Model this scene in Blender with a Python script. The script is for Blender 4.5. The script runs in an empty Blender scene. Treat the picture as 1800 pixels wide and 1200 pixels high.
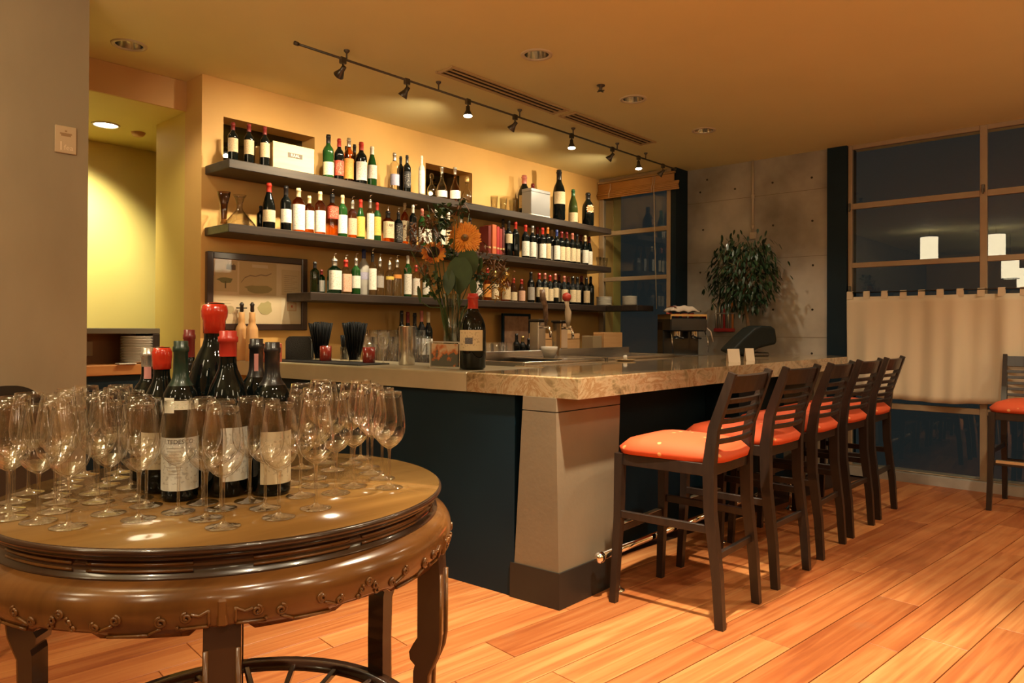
import bpy, bmesh, math, random
from mathutils import Vector, Matrix
PI = math.pi
R_ = math.radians
random.seed(7)
scn = bpy.context.scene
COL = scn.collection

# ---------------------------------------------------------------- camera
FPX, YAW, PITCH, ROLL, CYP, CAMZ = 1275.96, 0.837587, 0.0062613, 0.004656, 569.286, 1.29
_f = Vector((math.sin(YAW)*math.cos(PITCH), math.cos(YAW)*math.cos(PITCH), math.sin(PITCH)))
_r = Vector((math.cos(YAW), -math.sin(YAW), 0)); _u = _r.cross(_f)
_r2 = math.cos(ROLL)*_r + math.sin(ROLL)*_u
_u2 = -math.sin(ROLL)*_r + math.cos(ROLL)*_u
CAM = Vector((0, 0, CAMZ))
cd = bpy.data.cameras.new('camera'); cam = bpy.data.objects.new('camera', cd); COL.objects.link(cam)
m3 = Matrix((_r2, _u2, -_f)).transposed()
cam.matrix_world = Matrix.Translation(CAM) @ m3.to_4x4()
cd.sensor_width = 36; cd.lens = FPX/1800*36; cd.shift_y = -(600-CYP)/1800; cd.clip_start = .05
scn.camera = cam

# ---------------------------------------------------------------- world, exposure
w = bpy.data.worlds.new('night'); scn.world = w; w.use_nodes = True
bg = w.node_tree.nodes['Background']; bg.inputs[0].default_value = (.42, .50, .49, 1); bg.inputs[1].default_value = .024
vs = scn.view_settings
vs.view_transform = 'Standard'; vs.look = 'None'; vs.gamma = 1; vs.use_curve_mapping = False
vs.exposure = 0.32
cy = scn.cycles
cy.max_bounces = 8; cy.diffuse_bounces = 4; cy.glossy_bounces = 3; cy.transmission_bounces = 4; cy.transparent_max_bounces = 30
cy.caustics_reflective = False; cy.caustics_refractive = False
cy.sample_clamp_indirect = 4.0
WARM = (1.0, .84, .58)
WARM2 = (1.0, .80, .50)

def on(px, py, ax, v):
    """the point that the photograph shows at a pixel, on a known wall, shelf or floor plane"""
    d = _r2*((px-900)/FPX) - _u2*((py-CYP)/FPX) + _f
    i = 'xyz'.index(ax)
    return CAM + d*((v-CAM[i])/d[i])
def depth(p): return (Vector(p)-CAM).dot(_f)
def upp(p): return depth(p)/FPX            # metres per pixel at a point

# ---------------------------------------------------------------- materials
MATS = {}
def nt(name):
    m = bpy.data.materials.new(name); m.use_nodes = True
    t = m.node_tree; t.nodes.clear()
    o = t.nodes.new('ShaderNodeOutputMaterial')
    return m, t, o
def N(t, typ, **kw):
    n = t.nodes.new(typ)
    for k, v in kw.items():
        if k.startswith('i_'):
            key = k[2:]
            key = int(key) if key.isdigit() else key.replace('_', ' ')
            n.inputs[key].default_value = v
        else: setattr(n, k, v)
    return n
def c4(c): return (c[0], c[1], c[2], 1)
def mat(name, col, rough=.5, metal=0, col2=None, scale=8, stretch=(1, 1, 1), bump=0, bscale=40, coat=0, detail=4, contrast=(.35, .65), spec=.5, coords='Object'):
    if name in MATS: return MATS[name]
    m, t, o = nt(name)
    b = N(t, 'ShaderNodeBsdfPrincipled'); t.links.new(b.outputs[0], o.inputs[0])
    b.inputs['Base Color'].default_value = c4(col); b.inputs['Roughness'].default_value = rough
    b.inputs['Metallic'].default_value = metal; b.inputs['Coat Weight'].default_value = coat
    b.inputs['Coat Roughness'].default_value = .08; b.inputs['Specular IOR Level'].default_value = spec
    tc = N(t, 'ShaderNodeTexCoord'); mp = N(t, 'ShaderNodeMapping'); mp.inputs['Scale'].default_value = stretch
    t.links.new(tc.outputs[coords], mp.inputs[0])
    if col2 is not None:
        nz = N(t, 'ShaderNodeTexNoise'); nz.inputs['Scale'].default_value = scale; nz.inputs['Detail'].default_value = detail
        t.links.new(mp.outputs[0], nz.inputs['Vector'])
        cr = N(t, 'ShaderNodeValToRGB'); cr.color_ramp.elements[0].color = c4(col); cr.color_ramp.elements[1].color = c4(col2)
        cr.color_ramp.elements[0].position, cr.color_ramp.elements[1].position = contrast
        t.links.new(nz.outputs[0], cr.inputs[0]); t.links.new(cr.outputs[0], b.inputs['Base Color'])
    if bump:
        nb = N(t, 'ShaderNodeTexNoise'); nb.inputs['Scale'].default_value = bscale; nb.inputs['Detail'].default_value = 3
        t.links.new(mp.outputs[0], nb.inputs['Vector'])
        bp = N(t, 'ShaderNodeBump'); bp.inputs['Strength'].default_value = bump; bp.inputs['Distance'].default_value = .01
        t.links.new(nb.outputs[0], bp.inputs['Height']); t.links.new(bp.outputs[0], b.inputs['Normal'])
    MATS[name] = m
    return m
def emit(name, col, s):
    if name in MATS: return MATS[name]
    m, t, o = nt(name); e = N(t, 'ShaderNodeEmission'); e.inputs[0].default_value = c4(col); e.inputs[1].default_value = s
    t.links.new(e.outputs[0], o.inputs[0]); MATS[name] = m
    return m
def thin_glass(name, tint=(1, 1, 1), edge=(.55, .53, .48), refl=.045, rough=0.0, pw=3.0, top=.75):
    """thin clear glass: see-through, darker and more mirror-like at grazing angles"""
    if name in MATS: return MATS[name]
    m, t, o = nt(name)
    lw = N(t, 'ShaderNodeLayerWeight'); lw.inputs['Blend'].default_value = .5
    p1 = N(t, 'ShaderNodeMath', operation='POWER'); p1.inputs[1].default_value = pw
    t.links.new(lw.outputs['Facing'], p1.inputs[0])
    ma = N(t, 'ShaderNodeMath', operation='MULTIPLY_ADD'); ma.inputs[1].default_value = top; ma.inputs[2].default_value = refl
    t.links.new(p1.outputs[0], ma.inputs[0])
    mx = N(t, 'ShaderNodeMix', data_type='RGBA'); mx.inputs['A'].default_value = c4(tint); mx.inputs['B'].default_value = c4(edge)
    t.links.new(p1.outputs[0], mx.inputs['Factor'])
    tr = N(t, 'ShaderNodeBsdfTransparent'); t.links.new(mx.outputs['Result'], tr.inputs[0])
    gl = N(t, 'ShaderNodeBsdfGlossy'); gl.inputs['Roughness'].default_value = rough; gl.inputs[0].default_value = (1, 1, 1, 1)
    ms = N(t, 'ShaderNodeMixShader'); t.links.new(ma.outputs[0], ms.inputs[0]); t.links.new(tr.outputs[0], ms.inputs[1]); t.links.new(gl.outputs[0], ms.inputs[2])
    t.links.new(ms.outputs[0], o.inputs[0]); MATS[name] = m
    return m
def print_mat(base, ink, seed=0, lines=9, amount=.4, rough=.6):
    """paper label with a block of printed lines (uv: u across, v up)"""
    key = 'label_%s_%s_%d_%d' % ('_'.join('%.2f' % c for c in base), '_'.join('%.2f' % c for c in ink), seed, lines)
    if key in MATS: return MATS[key]
    m, t, o = nt(key)
    b = N(t, 'ShaderNodeBsdfPrincipled'); t.links.new(b.outputs[0], o.inputs[0]); b.inputs['Roughness'].default_value = rough
    uv = N(t, 'ShaderNodeUVMap'); sx = N(t, 'ShaderNodeSeparateXYZ'); t.links.new(uv.outputs[0], sx.inputs[0])
    nz = N(t, 'ShaderNodeTexNoise', noise_dimensions='2D'); nz.inputs['Scale'].default_value = 1; nz.inputs['Detail'].default_value = 1
    mp = N(t, 'ShaderNodeMapping'); mp.inputs['Scale'].default_value = (13, lines*1.7, 1); mp.inputs['Location'].default_value = (seed*3.7, seed*1.3, 0)
    t.links.new(uv.outputs[0], mp.inputs[0]); t.links.new(mp.outputs[0], nz.inputs['Vector'])
    cr = N(t, 'ShaderNodeValToRGB'); cr.color_ramp.interpolation = 'LINEAR'
    cr.color_ramp.elements[0].position = .56; cr.color_ramp.elements[1].position = .66
    cr.color_ramp.elements[0].color = (0, 0, 0, 1); cr.color_ramp.elements[1].color = (amount, amount, amount, 1)
    t.links.new(nz.outputs[0], cr.inputs[0])
    # margin
    def band(sock, lo, hi):
        a = N(t, 'ShaderNodeMath', operation='GREATER_THAN'); a.inputs[1].default_value = lo; t.links.new(sock, a.inputs[0])
        c = N(t, 'ShaderNodeMath', operation='LESS_THAN'); c.inputs[1].default_value = hi; t.links.new(sock, c.inputs[0])
        d = N(t, 'ShaderNodeMath', operation='MULTIPLY'); t.links.new(a.outputs[0], d.inputs[0]); t.links.new(c.outputs[0], d.inputs[1])
        return d
    bu = band(sx.outputs[0], .12, .88); bv = band(sx.outputs[1], .12, .9)
    mm = N(t, 'ShaderNodeMath', operation='MULTIPLY'); t.links.new(bu.outputs[0], mm.inputs[0]); t.links.new(bv.outputs[0], mm.inputs[1])
    m2 = N(t, 'ShaderNodeMath', operation='MULTIPLY'); t.links.new(mm.outputs[0], m2.inputs[0]); t.links.new(cr.outputs[0], m2.inputs[1])
    mx = N(t, 'ShaderNodeMix', data_type='RGBA'); mx.inputs['A'].default_value = c4(base); mx.inputs['B'].default_value = c4(ink)
    t.links.new(m2.outputs[0], mx.inputs['Factor']); t.links.new(mx.outputs['Result'], b.inputs['Base Color'])
    MATS[key] = m
    return m

# ---------------------------------------------------------------- mesh helpers
class MB:
    def __init__(s): s.v = []; s.f = []; s.sm = []; s.uv = {}
    def add(s, vs, fs, smooth=False, xf=None):
        n = len(s.v)
        s.v += [tuple((xf @ Vector(p)) if xf else p) for p in vs]
        s.f += [tuple(i+n for i in f) for f in fs]; s.sm += [smooth]*len(fs)
        return s
    def box(s, x0, x1, y0, y1, z0, z1, ch=0, xf=None):
        if x0 > x1: x0, x1 = x1, x0
        if y0 > y1: y0, y1 = y1, y0
        if z0 > z1: z0, z1 = z1, z0
        if not ch:
            vs = [(x, y, z) for x in (x0, x1) for y in (y0, y1) for z in (z0, z1)]
            fs = [(0, 1, 3, 2), (4, 6, 7, 5), (0, 4, 5, 1), (2, 3, 7, 6), (0, 2, 6, 4), (1, 5, 7, 3)]
            return s.add(vs, fs, xf=xf)
        c = min(ch, (x1-x0)/2.01, (y1-y0)/2.01, (z1-z0)/2.01)
        vs = []; idx = {}
        for a, x in enumerate((x0, x1)):
            for b, y in enumerate((y0, y1)):
                for d, z in enumerate((z0, z1)):
                    sx, sy, sz = (c if not a else -c), (c if not b else -c), (c if not d else -c)
                    idx[a, b, d, 'x'] = len(vs); vs.append((x, y+sy, z+sz))
                    idx[a, b, d, 'y'] = len(vs); vs.append((x+sx, y, z+sz))
                    idx[a, b, d, 'z'] = len(vs); vs.append((x+sx, y+sy, z))
        fs = []
        q = [(0, 0), (1, 0), (1, 1), (0, 1)]
        for a in (0, 1):
            fs.append([idx[a, b, d, 'x'] for b, d in (q if a else q[::-1])])
            fs.append([idx[b, a, d, 'y'] for b, d in (q[::-1] if a else q)])
            fs.append([idx[b, d, a, 'z'] for b, d in (q if a else q[::-1])])
        for a in (0, 1):
            for b in (0, 1):
                fs.append([idx[a, b, 0, 'x'], idx[a, b, 1, 'x'], idx[a, b, 1, 'y'], idx[a, b, 0, 'y']])
                fs.append([idx[a, 0, b, 'x'], idx[a, 1, b, 'x'], idx[a, 1, b, 'z'], idx[a, 0, b, 'z']])
                fs.append([idx[0, a, b, 'y'], idx[1, a, b, 'y'], idx[1, a, b, 'z'], idx[0, a, b, 'z']])
                for d in (0, 1): fs.append([idx[a, b, d, k] for k in 'xyz'])
        return s.add(vs, fs, xf=xf)
    def lathe(s, prof, n=24, xf=None, a0=0, a1=2*PI, smooth=True, cap=False):
        full = abs(a1-a0-2*PI) < 1e-6
        k = n if full else n+1
        vs = []; fs = []
        for r, z in prof:
            for i in range(k):
                a = a0+(a1-a0)*i/n
                vs.append((r*math.cos(a), r*math.sin(a), z))
        for j in range(len(prof)-1):
            for i in range(n):
                i2 = (i+1) % k
                fs.append((j*k+i, j*k+i2, (j+1)*k+i2, (j+1)*k+i))
        s.add(vs, fs, smooth, xf)
        if cap and full:
            m = len(s.v)-len(vs)
            s.f.append(tuple(m+i for i in range(k-1, -1, -1))); s.sm.append(False)
            m2 = m+(len(prof)-1)*k
            s.f.append(tuple(m2+i for i in range(k))); s.sm.append(False)
        return s
    def tube(s, pts, r, n=8, smooth=True, closed=False, xf=None):
        pts = [Vector(p) for p in pts]; L = len(pts)
        rr = r if isinstance(r, (list, tuple)) else [r]*L
        vs = []; fs = []; up = None
        for i, p in enumerate(pts):
            if closed: t = pts[(i+1) % L]-pts[i-1]
            else: t = pts[min(i+1, L-1)]-pts[max(i-1, 0)]
            t = t.normalized() if t.length > 1e-9 else Vector((0, 0, 1))
            if up is None:
                up = Vector((0, 0, 1)) if abs(t.z) < .9 else Vector((1, 0, 0))
            a = t.cross(up)
            if a.length < 1e-6: a = t.cross(Vector((0, 1, 0)))
            a.normalize(); b = a.cross(t); up = b
            for k in range(n):
                q = 2*PI*k/n
                vs.append(tuple(p+rr[i]*(math.cos(q)*a+math.sin(q)*b)))
        for i in range(L if closed else L-1):
            j = (i+1) % L
            for k in range(n):
                k2 = (k+1) % n
                fs.append((i*n+k, j*n+k, j*n+k2, i*n+k2))
        if not closed:
            fs.append(tuple(range(n))); fs.append(tuple((L-1)*n+k for k in range(n-1, -1, -1)))
        return s.add(vs, fs, smooth, xf)
    def bar(s, p, q, wd, h, up=(0, 0, 1), ch=0):
        p, q = Vector(p), Vector(q); t = q-p; L = t.length; t.normalize()
        a = t.cross(Vector(up)); a.normalize(); b = a.cross(t)
        M = Matrix((t, a, b)).transposed().to_4x4(); M.translation = p
        return s.box(0, L, -wd/2, wd/2, -h/2, h/2, ch=ch, xf=M)
    def sweep(s, pts, sec, side, up=None, smooth=False):
        """sections: list of (w,h) rectangles swept along pts; side = width direction"""
        side = Vector(side).normalized(); vs = []; fs = []
        pts = [Vector(p) for p in pts]
        for i, p in enumerate(pts):
            t = (pts[min(i+1, len(pts)-1)]-pts[max(i-1, 0)]).normalized()
            b = side.cross(t).normalized(); wd, h = sec[i] if isinstance(sec[0], (tuple, list)) else sec
            for sx, sy in ((-1, -1), (1, -1), (1, 1), (-1, 1)):
                vs.append(tuple(p+side*wd/2*sx+b*h/2*sy))
        for i in range(len(pts)-1):
            for k in range(4):
                k2 = (k+1) % 4
                fs.append((i*4+k, i*4+k2, i*4+4+k2, i*4+4+k))
        fs.append((3, 2, 1, 0)); n = (len(pts)-1)*4; fs.append((n, n+1, n+2, n+3))
        return s.add(vs, fs, smooth)
    def prism(s, poly, y0, y1, xf=None):
        """polygon in x,z extruded along y"""
        n = len(poly)
        vs = [(x, y0, z) for x, z in poly]+[(x, y1, z) for x, z in poly]
        fs = [tuple(range(n)), tuple(range(2*n-1, n-1, -1))]+[(i, (i+1) % n + 0, (i+1) % n+n, i+n) for i in range(n)]
        fs = [fs[0], fs[1]]+[(i, i+n, (i+1) % n+n, (i+1) % n) for i in range(n)]
        return s.add(vs, fs, xf=xf)
    def mesh(s, name):
        me = bpy.data.meshes.new(name); me.from_pydata(s.v, [], s.f)
        me.polygons.foreach_set('use_smooth', s.sm)
        me.update()
        bm = bmesh.new(); bm.from_mesh(me); bmesh.ops.recalc_face_normals(bm, faces=bm.faces); bm.to_mesh(me); bm.free()
        return me
    def build(s, name, m, parent=None, loc=None, rz=0):
        me = s.mesh(name); me.materials.append(m)
        return inst(name, me, parent, loc, rz)
def inst(name, me, parent=None, loc=None, rz=0):
    o = bpy.data.objects.new(name, me); COL.objects.link(o)
    if parent: o.parent = parent
    if loc is not None: o.location = loc
    if rz: o.rotation_euler[2] = rz
    return o
def tag(o, label, cat, group=None):
    o['label'] = label; o['category'] = cat
    if group: o['group'] = group
    return o
def thing(name, label, cat, loc=(0, 0, 0), rz=0, group=None):
    o = bpy.data.objects.new(name, None); COL.objects.link(o); o.location = loc; o.rotation_euler[2] = rz
    o.empty_display_size = .05
    return tag(o, label, cat, group)
def struct(o): o['kind'] = 'structure'; return o
def stuff(o): o['kind'] = 'stuff'; return o
def dup(root, loc, rz=0, label=None, group=None):
    r = root.copy(); COL.objects.link(r); r.location = loc; r.rotation_euler[2] = rz
    if label: r['label'] = label
    if group: r['group'] = group
    for ch in root.children:
        c = ch.copy(); COL.objects.link(c); c.parent = r
        for g in ch.children:
            d = g.copy(); COL.objects.link(d); d.parent = c
    return r
ORD = ['first', 'second', 'third', 'fourth', 'fifth', 'sixth', 'seventh', 'eighth', 'ninth', 'tenth', 'eleventh', 'twelfth', 'thirteenth', 'fourteenth', 'fifteenth', 'sixteenth', 'seventeenth', 'eighteenth', 'nineteenth', 'twentieth', 'twenty-first', 'twenty-second', 'twenty-third', 'twenty-fourth', 'twenty-fifth', 'twenty-sixth', 'twenty-seventh', 'twenty-eighth', 'twenty-ninth', 'thirtieth']
def text_mesh(body, size):
    cu = bpy.data.curves.new('lettering', 'FONT'); cu.body = body; cu.size = size; cu.align_x = 'CENTER'; cu.align_y = 'CENTER'
    cu.extrude = 0; cu.resolution_u = 3
    o = bpy.data.objects.new('lettering_tmp', cu); COL.objects.link(o)
    dg = bpy.context.evaluated_depsgraph_get()
    me = bpy.data.meshes.new_from_object(o.evaluated_get(dg))
    bpy.data.objects.remove(o); bpy.data.curves.remove(cu)
    return me
def spot(name, loc, target, power, angle, blend=.5, col=WARM, radius=.03, parent=None):
    l = bpy.data.lights.new(name, 'SPOT'); l.energy = power; l.color = col; l.spot_size = R_(angle); l.spot_blend = blend; l.shadow_soft_size = radius
    o = bpy.data.objects.new(name, l); COL.objects.link(o)
    d = Vector(target)-Vector(loc)
    o.rotation_euler = d.to_track_quat('-Z', 'Y').to_euler()
    o.location = loc
    if parent:
        o.parent = parent; o.matrix_parent_inverse = Matrix.Translation(parent.location).inverted()
    return o
# ================================================================ ROOM
XW, YB, H, YF = 6.9, 4.705, 2.955, 4.375
XB = 6.66                                   # the small window's wall stands forward of the big window wall
gold = mat('gold_paint', (.70, .415, .130), .6, col2=(.75, .45, .145), scale=3, bump=.04, bscale=300)
yellow = mat('yellow_paint', (.70, .555, .17), .6, col2=(.67, .53, .155), scale=2, bump=.04, bscale=300)
ceil_m = mat('ceiling_paint', (.84, .75, .40), .7, col2=(.81, .72, .38), scale=1.5, bump=.03, bscale=250)
tan_m = mat('tan_soffit_paint', (.60, .36, .14), .7)
conc = mat('raw_concrete', (.20, .175, .14), .55, col2=(.62, .57, .49), scale=1.5, detail=8, bump=.25, bscale=14, contrast=(.30, .74))
conc2 = mat('column_plaster', (.27, .215, .145), .6, col2=(.33, .265, .18), scale=3, stretch=(1, 1, .35), detail=6, bump=.12, bscale=25)
black_m = mat('charcoal_paint', (.003, .015, .027), .6, col2=(.004, .018, .031), scale=6, spec=.25)
frame_m = mat('bronze_window_paint', (.36, .265, .165), .45, col2=(.40, .30, .19), scale=5)
steel = mat('brushed_steel', (.62, .60, .56), .22, metal=1, bump=.05, bscale=120, stretch=(1, 1, 12))
chrome = mat('chrome', (.85, .83, .80), .06, metal=1)
dk_metal = mat('dark_bronze_metal', (.11, .095, .08), .35, metal=.9)
white_m = mat('white_ceramic', (.72, .69, .62), .25)
pane_m = thin_glass('window_pane', tint=(.93, .96, .95), edge=(.7, .75, .75), refl=.030, pw=4, top=.8)

LIT, VIS = [], []
DL = [(1.66, 4.55, 6, 'over the left side doorway'), (3.365, 2.84, 5, 'largest of the three over the bar counter'),
      (4.479, 2.862, 5, 'middle of the three over the bar counter'), (5.573, 2.871, 5, 'nearest the window wall over the bar')]
HID = [(2.30, 1.30, 'x'), (4.45, .25, 'x'), (.45, .35, 'x'), (6.0, -.2, 'x'), (-1.2, 1.0, 'x'), (-1.6, -1.6, 'x'), (1.4, -2.2, 'x'), (4.0, -2.6, 'x'), (-2.6, -3.6, 'x'), (1.4, -4.2, 'x'), (1.25, .15, 'x'), (-.3, 2.3, 'x'), (.2, -1.0, 'x')]
# ---- ceiling with round holes for the recessed lamps
cut = MB()
for x, y, *_ in DL+HID:
    cut.lathe([(.078, H-.1), (.078, H+.12)], 28, Matrix.Translation((x, y, 0)), cap=True)
cb = MB().box(-4.6, 7.2, -5.6, 4.96, H, H+.2)
co = cb.build('ceiling_raw', ceil_m); cu = cut.build('cutter', ceil_m)
bo = co.modifiers.new('holes', 'BOOLEAN'); bo.object = cu; bo.operation = 'DIFFERENCE'; bo.solver = 'EXACT'
dg = bpy.context.evaluated_depsgraph_get()
me = bpy.data.meshes.new_from_object(co.evaluated_get(dg)); me.name = 'ceiling'
bpy.data.objects.remove(co); bpy.data.objects.remove(cu)
for p in me.polygons: p.use_smooth = False
struct(inst('ceiling', me))

# ---- floor: sub floor plus real planks laid slightly askew to the bar
struct_floor = struct(MB().box(-4.6, 7.2, -5.6, 6.5, -.12, -.014).build('floor', mat('subfloor', (.05, .02, .009), .6)))
def plank_material():
    m, t, o = nt('orange_hardwood')
    b = N(t, 'ShaderNodeBsdfPrincipled'); t.links.new(b.outputs[0], o.inputs[0])
    tc = N(t, 'ShaderNodeTexCoord'); oi = N(t, 'ShaderNodeObjectInfo')
    off = N(t, 'ShaderNodeVectorMath', operation='SCALE'); off.inputs['Scale'].default_value = 37
    cmb = N(t, 'ShaderNodeCombineXYZ'); t.links.new(oi.outputs['Random'], cmb.inputs[0]); t.links.new(oi.outputs['Random'], cmb.inputs[1])
    t.links.new(cmb.outputs[0], off.inputs[0])
    ad = N(t, 'ShaderNodeVectorMath', operation='ADD'); t.links.new(tc.outputs['Object'], ad.inputs[0]); t.links.new(off.outputs[0], ad.inputs[1])
    mp = N(t, 'ShaderNodeMapping'); mp.inputs['Scale'].default_value = (.9, 22, 1); t.links.new(ad.outputs[0], mp.inputs[0])
    n1 = N(t, 'ShaderNodeTexNoise'); n1.inputs['Scale'].default_value = 1.4; n1.inputs['Detail'].default_value = 5; n1.inputs['Distortion'].default_value = .7
    t.links.new(mp.outputs[0], n1.inputs['Vector'])
    cr = N(t, 'ShaderNodeValToRGB'); e = cr.color_ramp.elements
    e[0].position = .30; e[0].color = (.40, .125, .038, 1); e[1].position = .66; e[1].color = (.60, .26, .090, 1)
    k = e.new(.48); k.color = (.52, .185, .056, 1)
    t.links.new(n1.outputs[0], cr.inputs[0])
    rr = N(t, 'ShaderNodeValToRGB'); e = rr.color_ramp.elements
    e[0].color = (.66, .54, .49, 1); e[1].color = (1.10, 1.22, 1.30, 1); k = e.new(.5); k.color = (.88, .82, .80, 1)
    t.links.new(oi.outputs['Random'], rr.inputs[0])
    mx = N(t, 'ShaderNodeMix', data_type='RGBA', blend_type='MULTIPLY'); mx.inputs['Factor'].default_value = 1
    t.links.new(cr.outputs[0], mx.inputs['A']); t.links.new(rr.outputs[0], mx.inputs['B'])
    # scuffs
    n2 = N(t, 'ShaderNodeTexNoise'); n2.inputs['Scale'].default_value = 5; n2.inputs['Detail'].default_value = 4; t.links.new(ad.outputs[0], n2.inputs['Vector'])
    cr2 = N(t, 'ShaderNodeValToRGB'); cr2.color_ramp.elements[0].position = .62; cr2.color_ramp.elements[1].position = .8
    cr2.color_ramp.elements[0].color = (0, 0, 0, 1); cr2.color_ramp.elements[1].color = (.35, .35, .35, 1); t.links.new(n2.outputs[0], cr2.inputs[0])
    mx2 = N(t, 'ShaderNodeMix', data_type='RGBA'); mx2.inputs['B'].default_value = (.30, .16, .08, 1)
    t.links.new(cr2.outputs[0], mx2.inputs['Factor']); t.links.new(mx.outputs['Result'], mx2.inputs['A'])
    t.links.new(mx2.outputs['Result'], b.inputs['Base Color'])
    b.inputs['Roughness'].default_value = .42; b.inputs['Specular IOR Level'].default_value = .35
    bp = N(t, 'ShaderNodeBump'); bp.inputs['Strength'].default_value = .08; bp.inputs['Distance'].default_value = .004
    t.links.new(n1.outputs[0], bp.inputs['Height']); t.links.new(bp.outputs[0], b.inputs['Normal'])
    return m
wood_floor = plank_material()
PA = -math.atan(.105)
U = Vector((math.cos(PA), math.sin(PA), 0)); V = Vector((-math.sin(PA), math.cos(PA), 0))
seams = [1.128, 1.25, 1.433, 1.615, 1.744, 1.933]
rnd = random.Random(3)
while seams[0] > -1.0: seams.insert(0, seams[0]-rnd.choice((.125, .183, .16, .183)))
while seams[-1] < 4.75: seams.append(seams[-1]+rnd.choice((.125, .183, .16, .183)))
fixed = {1.433: 4.17, 1.25: 3.70, 1.128: 3.11, 1.615: 2.58}
for v0, v1 in zip(seams, seams[1:]):
    umax = 6.95 if v0 < 2.6 else 3.0
    us = [-.9 - rnd.random()*.5]
    fx = fixed.get(round(v0, 3))
    if fx:
        us = [fx-3.2, fx-1.35, fx]
    while us[-1] < umax: us.append(us[-1]+rnd.uniform(1.1, 2.3))
    us[-1] = umax
    for u0, u1 in zip(us, us[1:]):
        if u1-u0 < .12: continue
        L, W = u1-u0-.0035, v1-v0-.004
        c = U*((u0+u1)/2)+V*((v0+v1)/2)
        MB().box(-L/2, L/2, -W/2, W/2, -.0125, 0, ch=.0012).build('plank', wood_floor, struct_floor, (c.x, c.y, 0), PA)

# ---- back wall with two pass-through openings, its pier, and the doorway at the left
z0, z1 = 2.353, 2.705
wb = MB()
wb.box(2.17, 6.95, YB, YB+.25, 0, z0).box(2.17, 6.95, YB, YB+.25, z1, H)
for a, b in ((2.17, 2.317), (3.02, 4.11), (4.672, 6.95)): wb.box(a, b, YB, YB+.25, z0, z1)
struct(wb.build('wall_back', gold))
struct(MB().box(2.172, 2.30, YB+.002, 5.43, 0, H-.001).build('trim_1', mat('ochre_paint', (.74, .54, .13), .6)))            # pier that returns into the side passage
struct(MB().box(-4.6, 2.17, 4.935, 4.9555, 2.7525, H-.002).build('trim_2', tan_m))               # dropped header over the passage
struct(MB().box(-4.6, 6.95, 4.956, 6.4, 2.752, 2.90).build('trim_3', yellow))               # passage ceiling
struct(MB().box(-4.6, 6.95, 6.28, 6.4, 0, 2.7515).build('wall_passage', yellow))
struct(MB().box(6.95, 7.1, 4.7, 6.4, 0, 2.95).build('wall_passage_end', yellow))
struct(MB().box(-1.3, -1.2, 4.95, 6.4, 0, 2.95).build('wall_passage_left', yellow))
struct(MB().box(-4.6, 1.278, 4.02, 4.30, 0, H).build('wall_left', conc2))                 # plastered column / wall stub
struct(MB().box(-4.7, -4.6, -5.6, 6.4, 0, H).build('wall_far_left', gold))
struct(MB().box(-4.6, 7.2, -5.7, -5.6, 0, H).build('wall_front', gold))

tint_m = thin_glass('darkening_pane', tint=(.30, .30, .24), edge=(.2, .2, .16), refl=.06)  # dark tint added to dim the passage seen through the openings
for a, b, nm in ((2.317, 3.02, 'window_3'), (4.11, 4.672, 'window_4')):
    struct(MB().box(a+.0005, b-.0005, YB+.17, YB+.178, z0+.0005, z1-.0005).build(nm, tint_m))
# ---- right wall: concrete, charcoal piers, the big window
wc = MB().box(XW, XW+.25, 2.309, 3.737, 0, H)
conc_wall = struct(wc.build('wall_right', conc))
th = mat('tie_hole_shadow', (.045, .032, .02), .9)
for px, py in ((1243, 316), (1292, 332), (1358, 321), (1427, 312), (1231, 338), (1428, 388), (1359, 396), (1236, 404), (1429, 466), (1231, 479), (1231, 547), (1359, 544), (1428, 544), (1427, 621)):
    p = on(px, py, 'x', XW)
    MB().lathe([(.0, .002), (.007, .002), (.009, .005), (.0105, 0)], 12, Matrix.Translation((XW, p.y, p.z)) @ Matrix.Rotation(-PI/2, 4, 'Y')).build('tie_hole', th, conc_wall)
for z in (.45, 1.22, 1.98, 2.6):
    MB().box(XW-.0015, XW+.001, 2.31, 3.736, z-.002, z+.002).build('formwork_joint', mat('joint_grey', (.19, .155, .11), .7), conc_wall)
struct(MB().box(XW-.03, XW+.25, 2.137, 2.307, 0, H).build('trim_4', black_m))                # dark pier right of the concrete
struct(MB().box(XB+.0, XW+.25, 3.739, 3.80, 0, H).build('trim_5', black_m))                  # dark return left of the concrete
struct(MB().box(XW, XW+.25, -5.6, -1.0, 0, H).build('wall_right_end', gold))

def window(name, x, ys, zs, fw, lat, solid_rows=(), d=.05):
    """ys: vertical members (y0,y1); zs: rails (z0,z1)"""
    root = bpy.data.objects.new(name, None); COL.objects.link(root); root.location = (x, (ys[0][0]+ys[-1][1])/2, 0); struct(root)
    oy = root.location.y
    for a, b in ys: MB().box(0, d, a-oy, b-oy, zs[0][0], zs[-1][1], ch=.004).build('mullion', lat, root)
    for (a, b), (c, e) in zip(ys, ys[1:]):
        for r0, r1 in zs: MB().box(.004, d-.004, min(b, e)-oy if 0 else b-oy, c-oy, r0, r1, ch=.003).build('rail', lat, root)
        for (r0, r1), (q0, q1) in zip(zs, zs[1:]):
            MB().box(.022, .028, b-oy+.0005, c-oy-.0005, r1+.0005, q0-.0005).build('pane', pane_m, root)
    return root
YS = [(-1.0, -.95), (.05, .10), (1.069, 1.12), (2.10, 2.135)]
win2 = window('window_2', XW, YS, [(.077, .085), (.607, .657), (1.849, 1.895), (2.377, 2.428), (2.916, H)], .05, frame_m)
struct(MB().box(XW-.06, XW+.2, -1.0, 2.135, 0, .075).build('trim_6', conc))                  # concrete kerb under the window
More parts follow.
